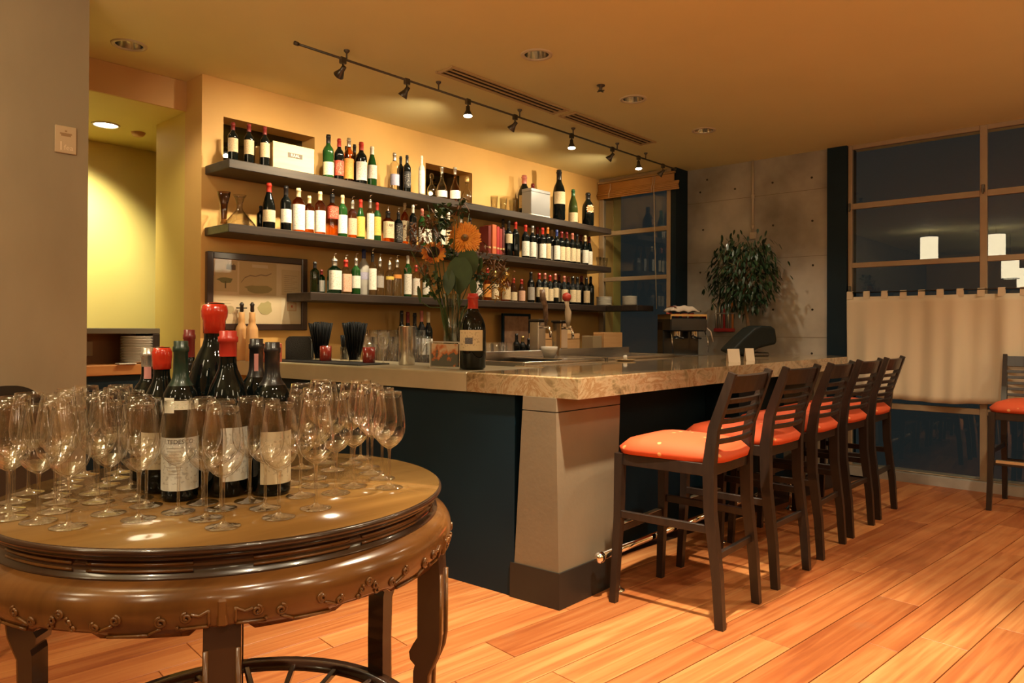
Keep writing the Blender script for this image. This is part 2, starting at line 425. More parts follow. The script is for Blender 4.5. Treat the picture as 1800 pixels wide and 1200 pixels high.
for yy in (2.118, 1.095):
    for zz in (2.40, 1.655) if yy > 2 else (2.44,):
        mb = MB().box(-.02, 0, -.012, .012, -.03, .03, ch=.003).box(-.035, -.012, -.006, .006, -.045, -.005, ch=.002)
        mb.build('latch', dk_metal, win2, (0, yy-win2.location.y, zz))

z_a, z_b = on(1100, 407.5, 'x', XB).z, on(1100, 489.5, 'x', XB).z
y_r0, y_r1 = on(1180, 500, 'x', XB).y, on(1171, 500, 'x', XB).y
win1 = window('window_1', XB, [(y_r0, y_r1), (4.64, 4.70)], [(.95, 1.0), (z_b-.022, z_b+.022), (z_a-.024, z_a+.024), (2.86, H)], .05, frame_m)
struct(MB().box(XB, XB+.2, y_r0, 4.704, 0, .949).build('wall_right_small', gold))
struct(MB().box(XB+.01, XB+.1, 3.80, y_r0-.001, 0, H).build('trim_7', black_m))
# night wall close outside the small window
# ---- conduit on the concrete wall
p0, p1 = on(1323, 285, 'x', XW-.02), on(1321, 408, 'x', XW-.02)
cond = thing('conduit_pipe', 'thin pale vertical conduit running down the raw concrete wall', 'pipe', (XW-.015, p0.y, p1.z))
MB().tube([(0, 0, 0), (0, 0, H-p1.z)], .012, 10).build('pipe', mat('pale_pipe', (.50, .42, .31), .4), cond)
for z in (.05, .35): MB().lathe([(.012, z-.02), (.018, z-.018), (.018, z+.018), (.012, z+.02)], 12).build('coupling', mat('pale_pipe', (1, 1, 1)), cond)
MB().box(-.012, .015, -.03, .03, -.07, .0, ch=.004).build('junction_box', mat('pale_pipe', (1, 1, 1)), cond)

# ---- ceiling fittings
can_m = mat('lamp_reflector', (.80, .76, .66), .16, metal=1)
trim_m = mat('lamp_trim', (.62, .52, .36), .4)
def downlight(x, y, zc, power, label, angle=110, bulb=6, tgt=None, col=WARM):
    t = thing('ceiling_downlight', label, 'ceiling light', (x, y, zc), group='recessed ceiling downlights')
    MB().lathe([(.074, .0), (.078, -.008), (.096, -.006), (.098, .0)], 32).build('trim_ring', trim_m, t)
    MB().lathe([(.074, 0), (.068, .05), (.052, .10), (.0, .112)], 32).build('reflector', can_m, t)
    MB().lathe([(.0, .052), (.028, .058), (.034, .075), (.024, .10)], 20).build('bulb', emit('bulb_glow_%g' % bulb, col, bulb), t)
    if power:
        spot('downlight_beam', (x, y, zc-.012), tgt or (x, y, 0), power, angle, .6, col, .035, t)
    return t
for i, (x, y, pw, where) in enumerate(DL):
    downlight(x, y, H, [20, 40, 40, 34][i], 'recessed round ceiling downlight, '+where, 120, 1.2)
HP = [560, 85, 50, 35, 50, 50, 50, 50, 40, 40, 42, 42, 42]
HW = ['before the bar corner', 'before the middle bar stools', 'in front of the round table', 'near the curtained window', 'left of the round table', 'added for ambience at the left of the dining side', 'added for ambience behind the viewpoint', 'added for ambience far behind the bar stools', 'added for ambience in the far left corner', 'added for ambience in the middle of the far dining side', 'right of the round table front', 'between the round table and the left wall', 'above the viewpoint']  # the unseen lamps behind the viewpoint are added for ambient light
for (x, y, _), pw, hw in zip(HID, HP, HW):
    downlight(x, y, H, pw, 'recessed round ceiling downlight '+hw, 74 if 'corner' in hw and 'bar' in hw else 128, 30)
# passage lamps (surface discs, lit)
def disc_lamp(x, y, z, power, label):
    t = thing('passage_lamp', label, 'ceiling light', (x, y, z), group=None)
    MB().lathe([(.0, -.004), (.072, -.004), (.078, -.001)], 32).build('diffuser', emit('passage_glow', (1, .93, .78), 9), t)
    MB().lathe([(.078, 0), (.08, -.008), (.092, -.008), (.094, 0)], 32).build('trim_ring', trim_m, t)
    l = bpy.data.lights.new('passage_light', 'SPOT'); l.energy = power; l.color = (1, .93, .66); l.spot_size = R_(118); l.spot_blend = .8; l.shadow_soft_size = .07
    o = bpy.data.objects.new('passage_light', l); COL.objects.link(o); o.location = (0, 0, -.012); o.parent = t; o.rotation_euler = (Vector((1.55, 6.28, .9))-Vector((x, y, z))).to_track_quat('-Z', 'Y').to_euler()
p = on(186, 219, 'z', 2.752); disc_lamp(p.x, p.y, 2.752, 250, 'bright round lamp in the passage ceiling behind the left column')
# smoke head beside it
p = on(243, 233, 'z', 2.752)
tag(MB().lathe([(.0, -.03), (.03, -.03), (.045, -.015), (.05, 0)], 20).build('smoke_detector', mat('orange_plastic', (.55, .30, .12), .5), None, (p.x, p.y, 2.752)), 'small round smoke detector on the passage ceiling', 'smoke detector')
# sprinkler
p = on(1056, 150, 'z', H)
t = thing('sprinkler', 'small ceiling sprinkler head between the recessed downlights', 'sprinkler', (p.x, p.y, H))
MB().lathe([(.03, 0), (.028, -.006), (.012, -.012), (.010, -.035)], 16).build('stem', dk_metal, t)
mb = MB()
for k in range(2): mb.box(-.028, .028, -.004, .004, -.042, -.037, xf=Matrix.Rotation(k*PI/2, 4, 'Z'))
mb.build('deflector', dk_metal, t)
# linear vents
vent_m = mat('vent_frame', (.52, .37, .18), .5); vdark = mat('vent_slot_shade', (.02, .012, .006), .9)
for k, (x0, x1, lb) in enumerate(((3.17, 4.355, 'long slotted ceiling air vent, nearer the camera end of the track'), (4.46, 5.615, 'long slotted ceiling air vent, nearer the window wall'))):
    t = thing('air_vent', lb, 'air vent', ((x0+x1)/2, 3.44, H), group='slotted ceiling vents')
    L = (x1-x0)/2
    MB().box(-L, L, -.07, .07, -.003, -.001).build('slot_shade', vdark, t)  # dark sheet painted as slot shade; the ceiling has no recess here
    for yy in (-.072, .072): MB().box(-L-.02, L+.02, yy-.011, yy+.011, -.012, -.0, ch=.003).build('frame_bar', vent_m, t)
    for s in (-1, 1): MB().box(s*L-.012, s*L+.012, -.06, .06, -.012, -.0, ch=.003).build('frame_bar', vent_m, t)
    for yy in (-.027, .022): MB().box(-L, L, yy-.007, yy+.007, -.011, -.003, ch=.002).build('slat', vent_m, t)
# track lighting
TRZ, TY, TS = 2.895, 3.651, 1.0256
t = thing('track_rail', 'thin dark metal lighting track running along the ceiling above the bar', 'lighting track', (0, TY, TRZ))
MB().tube([(2.165*TS, 0, 0), (6.318*TS, 0, 0)], .0075, 8).build('rail', dk_metal, t)
for x in (2.165*TS, 6.318*TS): MB().lathe([(.0, -.012), (.012, -.012), (.012, .012), (.0, .012)], 10, Matrix.Translation((x, 0, 0)) @ Matrix.Rotation(PI/2, 4, 'Y')).build('end_cap', dk_metal, t)
for x in (2.56, 3.30, 4.13, 4.80, 5.45, 5.93):
    MB().tube([(x, 0, 0), (x, 0, H-TRZ)], .005, 8).lathe([(.018, H-TRZ), (.018, H-TRZ-.007), (.006, H-TRZ-.02)], 12, Matrix.Translation((x, 0, 0))).build('hanger', dk_metal, t)
heads = [(2.47, 'first', (2.55, 4.9, 2.0), 0), (2.95, 'second', (2.5, 4.75, 1.15), .05), (3.49, 'third', (3.6, 4.9, 2.2), 1), (3.975, 'fourth', (3.7, 4.9, 1.4), .05),
         (4.66, 'fifth', (4.8, 4.9, 2.2), 1), (5.24, 'sixth', (5.0, 4.9, 1.5), .3), (5.66, 'seventh', (5.8, 4.9, 2.2), 1), (6.09, 'eighth', (5.9, 4.8, 1.6), .3)]
TP = [42, 110, 36, 46, 36, 42, 34, 30]
for k, (x, od, tg, glow) in enumerate(heads):
    x *= TS
    t = thing('track_spotlight', od+' spotlight from the left on the ceiling track'+(', lamp face glowing' if glow == 1 else ''), 'spotlight', (x, TY, TRZ), group='spotlights on the ceiling track')
    MB().box(-.02, .02, -.012, .012, -.03, .01, ch=.003).build('connector', dk_metal, t)
    MB().tube([(0, 0, -.025), (0, 0, -.055)], .005, 8).build('stem', dk_metal, t)
    d = (Vector(tg)-Vector((x, TY, TRZ-.06))).normalized()
    if glow == 1: d = Vector((-.12, -.12, -1)).normalized()
    M = Matrix.Translation((0, 0, -.06)) @ d.to_track_quat('-Z', 'Y').to_matrix().to_4x4()
    MB().lathe([(.0, .02), (.014, .018), (.015, -.01), (.020, -.022), (.033, -.052), (.031, -.055)], 18, M).build('lamp_housing', dk_metal, t)
    MB().lathe([(.0, -.044), (.026, -.047), (.030, -.053)], 18, M).build('lamp_face', emit('track_glow_%g' % glow, (1, .88, .66), {1: 40, .3: 6, .05: 1.5, 0: .5}[glow]), t)
    o = spot('track_beam', Vector((x, TY, TRZ-.06))+(Vector(tg)-Vector((x, TY, TRZ-.06))).normalized()*.075, tg, TP[k], 120 if glow == 1 else 100, 1.0, WARM2, .02, t)
# paper lanterns on the dining side (seen mirrored in the dark window)
paper = None
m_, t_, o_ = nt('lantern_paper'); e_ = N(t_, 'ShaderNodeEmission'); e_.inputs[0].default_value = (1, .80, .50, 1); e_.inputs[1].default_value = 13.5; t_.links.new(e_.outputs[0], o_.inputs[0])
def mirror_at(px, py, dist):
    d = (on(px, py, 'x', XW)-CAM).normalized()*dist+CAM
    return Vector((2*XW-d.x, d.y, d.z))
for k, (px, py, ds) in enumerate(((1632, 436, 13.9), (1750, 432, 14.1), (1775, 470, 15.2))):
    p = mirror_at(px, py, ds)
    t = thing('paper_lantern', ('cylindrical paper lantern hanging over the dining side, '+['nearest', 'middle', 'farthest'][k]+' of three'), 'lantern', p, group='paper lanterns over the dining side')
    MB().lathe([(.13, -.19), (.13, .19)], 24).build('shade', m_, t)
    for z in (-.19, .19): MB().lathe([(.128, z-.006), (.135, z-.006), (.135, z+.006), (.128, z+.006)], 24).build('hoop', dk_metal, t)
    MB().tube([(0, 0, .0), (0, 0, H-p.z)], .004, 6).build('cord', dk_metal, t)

for k, (x, y, z, hw) in enumerate(((-1.7, .4, 2.35, 'left of the viewpoint'), (-1.0, -2.0, 2.3, 'behind the viewpoint on the left'), (1.2, -1.3, 2.35, 'just behind the viewpoint'), (3.3, -1.5, 2.35, 'opposite the middle stools'), (5.4, -1.6, 2.35, 'near the end of the curtain'), (2.2, -3.8, 2.3, 'far across the dining side'), (5.0, -4.0, 2.3, 'in the far right corner'), (-3.0, 2.0, 2.3, 'by the far left wall'))):  # extra lanterns added out of view to brighten the ceiling and room
    t = thing('paper_lantern', 'unseen paper lantern added as fill light, hanging '+hw, 'lantern', (x, y, z), group='paper lanterns over the dining side')
    MB().lathe([(.13, -.19), (.13, .19)], 24).build('shade', m_, t)
    for zz in (-.19, .19): MB().lathe([(.128, zz-.006), (.135, zz-.006), (.135, zz+.006), (.128, zz+.006)], 24).build('hoop', dk_metal, t)
    MB().tube([(0, 0, .0), (0, 0, H-z)], .004, 6).build('cord', dk_metal, t)
# ---- shelves
shelf_m = mat('dark_stained_shelf', (.020, .013, .010), .5, col2=(.038, .024, .017), scale=5, stretch=(.6, 9, 9), coat=.1)
SZ = {1: 2.352, 2: 1.945, 3: 1.535}
tag(MB().box(2.192, 6.43, YF, YB-.002, SZ[1]-.058, SZ[1], ch=.004).build('wall_shelf', shelf_m), 'topmost of the three long dark wooden shelves on the gold wall', 'shelf', 'floating back-bar shelves')
tag(MB().box(2.192, 6.43, YF, YB-.002, SZ[2]-.056, SZ[2], ch=.004).build('wall_shelf', shelf_m), 'middle long dark wooden shelf on the gold wall', 'shelf', 'floating back-bar shelves')
tag(MB().box(2.785, 6.64, YF, YB-.002, SZ[3]-.058, SZ[3], ch=.004).build('wall_shelf', shelf_m), 'lowest long dark wooden shelf, starting beside the framed map', 'shelf', 'floating back-bar shelves')
# ================================================================ BAR
def granite_mat():
    m, t, o = nt('brown_granite')
    b = N(t, 'ShaderNodeBsdfPrincipled'); t.links.new(b.outputs[0], o.inputs[0])
    tc = N(t, 'ShaderNodeTexCoord')
    mp = N(t, 'ShaderNodeMapping'); mp.inputs['Scale'].default_value = (1.2, 2.2, 2); mp.inputs['Rotation'].default_value = (0, .3, .5); t.links.new(tc.outputs['Object'], mp.inputs[0])
    n1 = N(t, 'ShaderNodeTexNoise'); n1.inputs['Scale'].default_value = 3.2; n1.inputs['Detail'].default_value = 9; n1.inputs['Roughness'].default_value = .68; n1.inputs['Distortion'].default_value = 1.6
    t.links.new(mp.outputs[0], n1.inputs['Vector'])
    cr = N(t, 'ShaderNodeValToRGB'); e = cr.color_ramp.elements
    e[0].position = .30; e[0].color = (.12, .078, .04, 1); e[1].position = .72; e[1].color = (.43, .33, .20, 1)
    for p, c in ((.42, (.24, .17, .085, 1)), (.50, (.37, .27, .155, 1)), (.58, (.25, .14, .062, 1)), (.63, (.37, .275, .16, 1))):
        k = e.new(p); k.color = c
    t.links.new(n1.outputs[0], cr.inputs[0]); t.links.new(cr.outputs[0], b.inputs['Base Color'])
    b.inputs['Roughness'].default_value = .10; b.inputs['Coat Weight'].default_value = .6; b.inputs['Coat Roughness'].default_value = .03
    return m
granite = granite_mat()
zinc = mat('brushed_zinc_top', (.44, .39, .27), .33, metal=.35, col2=(.52, .46, .32), scale=4)
BX = lambda y: 2.62-.075*(y-1.96)
ZT = 1.07
def slab(poly, z0, z1, ch=.006):
    n = len(poly); mb = MB()
    cx, cyy = sum(p[0] for p in poly)/n, sum(p[1] for p in poly)/n
    def inset(p, c):
        d = Vector((cx-p[0], cyy-p[1])); d.normalize(); return (p[0]+d.x*c, p[1]+d.y*c)
    rings = [[(*p, z0) for p in poly], [(*p, z1-ch) for p in poly], [(*inset(p, ch*1.4), z1) for p in poly]]
    vs = [v for r in rings for v in r]; fs = [tuple(range(n-1, -1, -1)), tuple(2*n+i for i in range(n))]
    for j in range(2):
        for i in range(n): fs.append((j*n+i, j*n+(i+1) % n, (j+1)*n+(i+1) % n, (j+1)*n+i))
    return mb.add(vs, fs)
ys = 2.62
g1 = [(BX(1.96), 1.96), (6.33, 1.96), (6.58, 2.16), (6.58, 2.88), (3.22, 2.88), (3.20, ys), (BX(ys), ys)]
top = slab(g1, .972, ZT).build('bar_counter_top', granite); tag(top, 'polished brown granite bar counter top running to the window wall', 'countertop')
g2 = [(BX(ys+.003), ys+.003), (3.198, ys+.003), (3.0, 4.70), (2.385, 4.70)]
tag(slab(g2, .972, ZT-.003).build('bar_return_top', zinc), 'dull olive metal counter top of the bar return at left', 'countertop')
# bar body
body = thing('drinks_bar', 'dark panelled bar with a pale plastered corner post', 'bar', (2.64, 2.07, 0))
def rel(pts): return [(x-2.64, y-2.07) for x, y in pts]
pm = mat('post_plaster', (.18, .142, .094), .6, col2=(.21, .165, .108), scale=3, bump=.08, bscale=40)
def loft(a, b, z0, z1):
    n = len(a); vs = [(*p, z0) for p in a]+[(*p, z1) for p in b]
    fs = [tuple(range(n-1, -1, -1)), tuple(n+i for i in range(n))]+[(i, (i+1) % n, n+(i+1) % n, n+i) for i in range(n)]
    return MB().add(vs, fs)
pb = rel([(2.632, 2.075), (3.10, 2.075), (3.10, 2.33), (2.612, 2.33)])
pt = rel([(2.606, 2.075), (3.135, 2.075), (3.135, 2.262), (2.592, 2.262)])
mid = [tuple(a[k]+(b[k]-a[k])*.92 for k in (0, 1)) for a, b in zip(pb, pt)]
loft(pb, mid, .166, .903).build('post', pm, body)
loft(mid, pt, .908, .9715).build('post_cap', pm, body)
loft(rel([(2.646, 2.085), (3.10, 2.085), (3.10, 2.30), (2.63, 2.30)]), rel([(2.646, 2.085), (3.10, 2.085), (3.10, 2.30), (2.63, 2.30)]), .9, .91).build('post_joint', black_m, body)
base_m = mat('dark_baseboard', (.018, .016, .014), .4)
loft(rel([(2.622, 2.062), (3.12, 2.062), (3.12, 2.35), (2.600, 2.35)]), rel([(2.626, 2.066), (3.12, 2.066), (3.12, 2.35), (2.604, 2.35)]), 0, .166).build('baseboard', base_m, body)
bar_pan = mat('bar_panel_paint', (.003, .015, .027), .55, col2=(.004, .018, .031), scale=3, spec=.25)
MB().add([(x-2.64, y-2.07, z) for z in (0, .9715) for x, y in [(3.12, 2.38), (6.40, 2.38), (6.40, 2.5), (3.12, 2.5)]], [(3, 2, 1, 0), (4, 5, 6, 7), (0, 1, 5, 4), (1, 2, 6, 5), (2, 3, 7, 6), (3, 0, 4, 7)]).build('front_panel', bar_pan, body)
loft(rel([(2.612, 2.332), (2.80, 2.332), (2.72, 4.55), (BX(4.55)+.03, 4.55)]), rel([(2.612, 2.332), (2.80, 2.332), (2.72, 4.55), (BX(4.55)+.03, 4.55)]), 0, .9715).build('side_panel', bar_pan, body)
for x in (4.65, 6.05):
    loft(rel([(x, 2.12), (x+.3, 2.12), (x+.3, 2.38), (x, 2.38)]), rel([(x+.01, 2.14), (x+.29, 2.14), (x+.29, 2.38), (x+.01, 2.38)]), .166, .9715).build('post', pm if x > 5 else bar_pan, body)
# foot rail
fr = thing('foot_rail', 'polished metal foot rail with a ball end along the bar base', 'foot rail', (2.83, 2.0, 0))
MB().tube([(.06, .01, .20), (3.4, .01, .20)], .018, 12).build('rail', chrome, fr)
ball = []
MB().lathe([(.030*math.sin(PI*k/10), -.030*math.cos(PI*k/10)) for k in range(11)], 18, Matrix.Translation((.035, .01, .20))).build('ball_end', chrome, fr)
for x in (.19, 1.3, 2.4):
    MB().tube([(x, .01, .185), (x, .01, .012)], .011, 10).lathe([(.035, 0), (.035, .008), (.018, .016), (.011, .03)], 16, Matrix.Translation((x, .01, 0))).build('support_post', chrome, fr)
# back counter and its contents' base
tag(MB().box(3.10, 6.62, 4.05, YB-.003, .0, .985, ch=.004).build('back_counter', mat('back_counter_dark', (.016, .014, .012), .45)), 'dark back counter below the shelves, behind the bar', 'counter')
# steel sink splash boxes behind the counter edge
def steel_box(name, x0, x1, y0, y1, z1, label):
    t = thing(name, label, 'sink', ((x0+x1)/2, (y0+y1)/2, 0), group='steel bar sinks')
    a, b = (x1-x0)/2, (y1-y0)/2
    MB().box(-a, a, -b, -b+.012, .0, z1, ch=.002).build('front_panel', steel, t)
    MB().box(-a, a, b-.012, b, .0, z1+.05, ch=.002).build('splashback', steel, t)
    for s in (-1, 1): MB().box(s*a-.006, s*a+.006, -b+.012, b-.012, .0, z1, ch=.002).build('side_panel', steel, t)
    MB().box(-a+.006, a-.006, -b+.012, b-.012, z1-.14, z1-.12).build('basin_floor', steel, t)
    return t
sk = steel_box('ice_sink', 3.35, 4.20, 2.91, 3.35, 1.085, 'long steel ice bin rim behind the counter, below the glass tray')
MB().box(-.05, .40, -.215, .20, 1.086, 1.094, ch=.002).build('lid', steel, sk)
steel_box('rinse_sink', 4.30, 5.25, 2.95, 3.40, 1.09, 'steel rinse sink rim behind the counter, below the tap towers')
# ================================================================ BAR STOOLS
esp = mat('espresso_wood', (.014, .009, .007), .38, col2=(.024, .014, .010), scale=6, stretch=(6, 6, .7), coat=.15)
def seat_mat():
    m, t, o = nt('orange_fabric'); b = N(t, 'ShaderNodeBsdfPrincipled'); t.links.new(b.outputs[0], o.inputs[0]); b.inputs['Roughness'].default_value = .75
    tc = N(t, 'ShaderNodeTexCoord'); vo = N(t, 'ShaderNodeTexVoronoi'); vo.inputs['Scale'].default_value = 13; t.links.new(tc.outputs['Object'], vo.inputs['Vector'])
    cr = N(t, 'ShaderNodeValToRGB'); e = cr.color_ramp.elements; e[0].position = .10; e[0].color = (.78, .36, .13, 1); e[1].position = .16; e[1].color = (.62, .085, .022, 1)
    t.links.new(vo.outputs['Distance'], cr.inputs[0])
    nz = N(t, 'ShaderNodeTexNoise'); nz.inputs['Scale'].default_value = 90; t.links.new(tc.outputs['Object'], nz.inputs['Vector'])
    bp = N(t, 'ShaderNodeBump'); bp.inputs['Strength'].default_value = .15; bp.inputs['Distance'].default_value = .003; t.links.new(nz.outputs[0], bp.inputs['Height']); t.links.new(bp.outputs[0], b.inputs['Normal'])
    t.links.new(cr.outputs[0], b.inputs['Base Color'])
    return m
fabric = seat_mat()
def make_stool(label):
    """origin on the floor at the seat centre; front is +y"""
    t = thing('bar_stool', label, 'bar stool', group='orange-seated bar stools')
    wr, wf, yr, yf = .200, .215, -.235, .235
    for s in (-1, 1):
        # back post and rear leg in one sabre curve
        MB().sweep([(s*(wr+.002), yr-.030, 0), (s*wr, yr-.016, .22), (s*wr, yr+.018, .50), (s*wr, yr+.022, .70), (s*wr, yr+.002, .86), (s*(wr+.004), yr-.055, 1.02), (s*(wr+.006), yr-.085, 1.105)],
                   [(.032, .038), (.036, .042), (.038, .048), (.038, .052), (.034, .045), (.030, .038), (.028, .032)], (1, 0, 0)).build('leg', esp, t)
        MB().sweep([(s*(wf+.012), yf+.02, 0), (s*wf, yf, .40), (s*(wf-.004), yf-.004, .705)], [(.032, .032), (.038, .038), (.042, .042)], (1, 0, 0)).build('leg', esp, t)
        MB().bar((s*(wf+.004), yf-.005, .42), (s*wr, yr+.012, .42), .02, .036, ch=.003).build('stretcher', esp, t)
        MB().bar((s*(wf-.004), yf-.01, .678), (s*wr, yr+.02, .678), .022, .055, ch=.003).build('apron', esp, t)
    fs_ = MB().bar((-wf, yf+.006, .345), (wf, yf+.006, .345), .024, .034, ch=.003).build('stretcher', esp, t)
    MB().box(-wf+.03, wf-.03, yf-.008, yf+.021, .3625, .366, ch=.001).box(-wf+.03, wf-.03, yf+.0185, yf+.021, .345, .3625).build('foot_plate', mat('worn_brass', (.72, .62, .42), .3, metal=.9), fs_)
    MB().bar((-wr, yr+.0, .30), (wr, yr+.0, .30), .02, .032, ch=.003).build('stretcher', esp, t)
    MB().bar((-wf, yf-.004, .678), (wf, yf-.004, .678), .022, .055, ch=.003).build('apron', esp, t)
    MB().bar((-wr, yr+.02, .678), (wr, yr+.02, .678), .022, .055, ch=.003).build('apron', esp, t)
    # cushion: domed, rounded trapezoid
    nr, ns = 7, 36; vs = []; fs = []
    for j in range(nr+1):
        q = j/nr; k = 1-(1-q)**1  # from rim to centre
        for i in range(ns):
            a = 2*PI*i/ns; e = .38
            cx, sy = math.copysign(abs(math.cos(a))**e, math.cos(a)), math.copysign(abs(math.sin(a))**e, math.sin(a))
            rad = 1-q
            yy = .262*sy*rad; wx = (.228+.022*(sy*rad))*cx*rad
            z = .735+.062*math.sqrt(max(0, 1-rad**2.6))*1.0
            vs.append((wx, yy, z))
    for j in range(nr):
        for i in range(ns):
            fs.append((j*ns+i, j*ns+(i+1) % ns, (j+1)*ns+(i+1) % ns, (j+1)*ns+i))
    b0 = len(vs)
    for i in range(ns):
        x, y, z = vs[i]; vs.append((x*.97, y*.97, .706))
    for i in range(ns): fs.append((b0+i, b0+(i+1) % ns, (i+1) % ns, i))
    fs.append(tuple(b0+i for i in range(ns)))
    MB().add(vs, fs, True).build('seat_cushion', fabric, t)
    # back: top rail and five slats, all bowed backwards
    def slat(z, h, dy, th=.014):
        pts = []
        for k in range(9):
            u = -1+2*k/8
            pts.append((u*(wr-.008), yr+dy-.024*(1-u*u), z))
        return MB().sweep(pts, (h, th), (0, math.sin(.33)*-1 if 0 else -.3, 1))
    slat(1.055, .078, -.066, .018).build('top_rail', esp, t)
    for k in range(5):
        z = .978-k*.044
        slat(z, .020, -.036+ .009*k*.9, .013).build('slat', esp, t)
    return t
SX = [3.12, 3.78, 4.40, 4.98, 5.56]
lb = ['nearest dark wooden bar stool with orange seat, at the bar corner post', 'second nearest orange-seated bar stool along the bar', 'middle one of five orange-seated bar stools along the bar', 'fourth orange-seated bar stool along the bar, counted from the corner post', 'farthest of five orange-seated bar stools, nearest the curtained window']
st0 = make_stool(lb[0]); st0.location = (SX[0], 1.695, 0); st0.rotation_euler[2] = R_(2)
for k in range(1, 5): dup(st0, (SX[k], 1.70+.006*k, 0), R_([2, -1, 1.5, -1, .5][k]), lb[k])
dup(st0, (6.44, .72, 0), R_(90), 'lone orange-seated bar stool at the right edge, its back to the curtain')
# high table top edge is out of view; the lone stool stands alone
# ================================================================ CURTAIN
def curtain():
    m, t, o = nt('linen_curtain'); b = N(t, 'ShaderNodeBsdfPrincipled'); t.links.new(b.outputs[0], o.inputs[0])
    b.inputs['Base Color'].default_value = (.72, .62, .46, 1); b.inputs['Roughness'].default_value = .85
    tc = N(t, 'ShaderNodeTexCoord'); nz = N(t, 'ShaderNodeTexNoise'); nz.inputs['Scale'].default_value = 220; t.links.new(tc.outputs['Object'], nz.inputs['Vector'])
    bp = N(t, 'ShaderNodeBump'); bp.inputs['Strength'].default_value = .15; bp.inputs['Distance'].default_value = .002; t.links.new(nz.outputs[0], bp.inputs['Height']); t.links.new(bp.outputs[0], b.inputs['Normal'])
    root = thing('cafe_curtain', 'pale linen tab-top cafe curtain across the lower half of the window', 'curtain', (XW-.062, .7, .70))
    ny, nz_ = 260, 16; vs = []; fs = []
    y0, y1, hh = -1.60, 1.425, .885
    def xo(y, v): return .030*math.sin(y*15+1.6*math.sin(y*3.1)+.25*math.sin(v*4))*(.40+.60*(1-v)) + .016*math.sin(y*37+2+.6*v)*(.25+.75*(1-v)) + .004*math.sin(y*9+v*5)
    for j in range(nz_+1):
        v = j/nz_
        for i in range(ny+1):
            y = y0+(y1-y0)*i/ny
            z = v*hh + .010*math.sin(y*5+1)*(1-v)
            vs.append((xo(y, v), y, z))
    for j in range(nz_):
        for i in range(ny): fs.append((j*(ny+1)+i, j*(ny+1)+i+1, (j+1)*(ny+1)+i+1, (j+1)*(ny+1)+i))
    c = MB().add(vs, fs, True).build('cloth', m, root)
    sm = c.modifiers.new('thickness', 'SOLIDIFY'); sm.thickness = .002
    # tabs
    y = y1-.028; 
    while y > y0:
        x = xo(y, 1)
        MB().add([(x-.003, y-.026, hh-.02), (x-.003, y+.026, hh-.02), (x-.006, y+.024, hh+.045), (x-.006, y-.024, hh+.045), (x+.014, y-.024, hh+.05), (x+.014, y+.024, hh+.05), (x+.018, y+.026, hh-.02), (x+.018, y-.026, hh-.02)],
                 [(0, 1, 2, 3), (3, 2, 5, 4), (4, 5, 6, 7)]).build('tab', m, root)
        y -= .142
    MB().tube([(.006, y0, hh+.038), (.006, y1, hh+.038)], .005, 8).build('rod', dk_metal, root)
curtain()
# ================================================================ BAMBOO BLIND
def blind():
    bm_ = mat('bamboo_reed', (.50, .25, .075), .55, col2=(.62, .34, .12), scale=30, stretch=(1, .3, 12))
    yl, yr = 4.69, on(1193, 345, 'x', XB-.04).y
    root = thing('bamboo_blind', 'rolled-up woven bamboo blind at the top of the small window', 'blind', (XB-.03, (yl+yr)/2, 2.72))
    L = (yl-yr)/2
    zt = 2.885-2.72
    n = 12
    for k in range(n):
        z = .085+(zt-.085)*k/(n-1)
        MB().tube([(.004, -L+.06, z), (.004, L, z)], .0065, 6).build('reed', bm_, root)
    for k in range(5):
        MB().tube([(-.022+.004*abs(k-2)*2, -L, .012+k*.018), (-.022+.004*abs(k-2)*2, L, .012+k*.018)], .010, 6).build('folded_reed', bm_, root)
    MB().box(-.01, .02, -L+.05, L, zt+.008, zt+.03, ch=.003).build('head_rail', mat('blind_headrail', (.38, .24, .11), .5), root)
    cm = mat('blind_cord', (.62, .52, .36), .7)
    for yy in (L-.17, -L+.30):
        MB().tube([(-.012, yy, zt), (-.016, yy, .10), (-.042, yy, .05), (-.04, yy, -.0)], .004, 6).build('cord', cm, root)
    MB().tube([(-.02, -L+.27, zt), (-.046, -L+.27, .05), (-.03, -L+.265, -.5), (-.03, -L+.24, -1.22)], .004, 6).build('pull_cord', cm, root)
blind()
# ================================================================ BOTTLES: generic builder
def glossy(name, col, rough=.035, coat=.0):
    return mat(name, col, rough, coat=coat, spec=.32)
G = {
 'dark': glossy('dark_wine_glass', (.003, .005, .005)), 'green': glossy('green_bottle_glass', (.012, .055, .012)), 'olive': glossy('olive_bottle_glass', (.035, .05, .012)),
 'brown': glossy('brown_bottle_glass', (.035, .013, .005)),
 'clear': thin_glass('clear_bottle_glass', (.90, .89, .84), (.42, .40, .34), .06), 'amber': thin_glass('amber_spirit', (.80, .36, .07), (.42, .14, .03), .06),
 'pale': thin_glass('pale_spirit', (.86, .72, .42), (.45, .33, .14), .06), 'teal': thin_glass('teal_glass', (.20, .58, .60), (.06, .26, .28), .06), 'dteal': thin_glass('deep_green_glass', (.07, .30, .22), (.02, .12, .09), .06),
 'frost': mat('frosted_glass', (.52, .50, .46), .35), 'lgreen': thin_glass('light_green_glass', (.25, .50, .18), (.08, .20, .05), .06),
}
def foil(name, col, rough=.3): return mat('foil_'+name, col, rough, coat=.2)
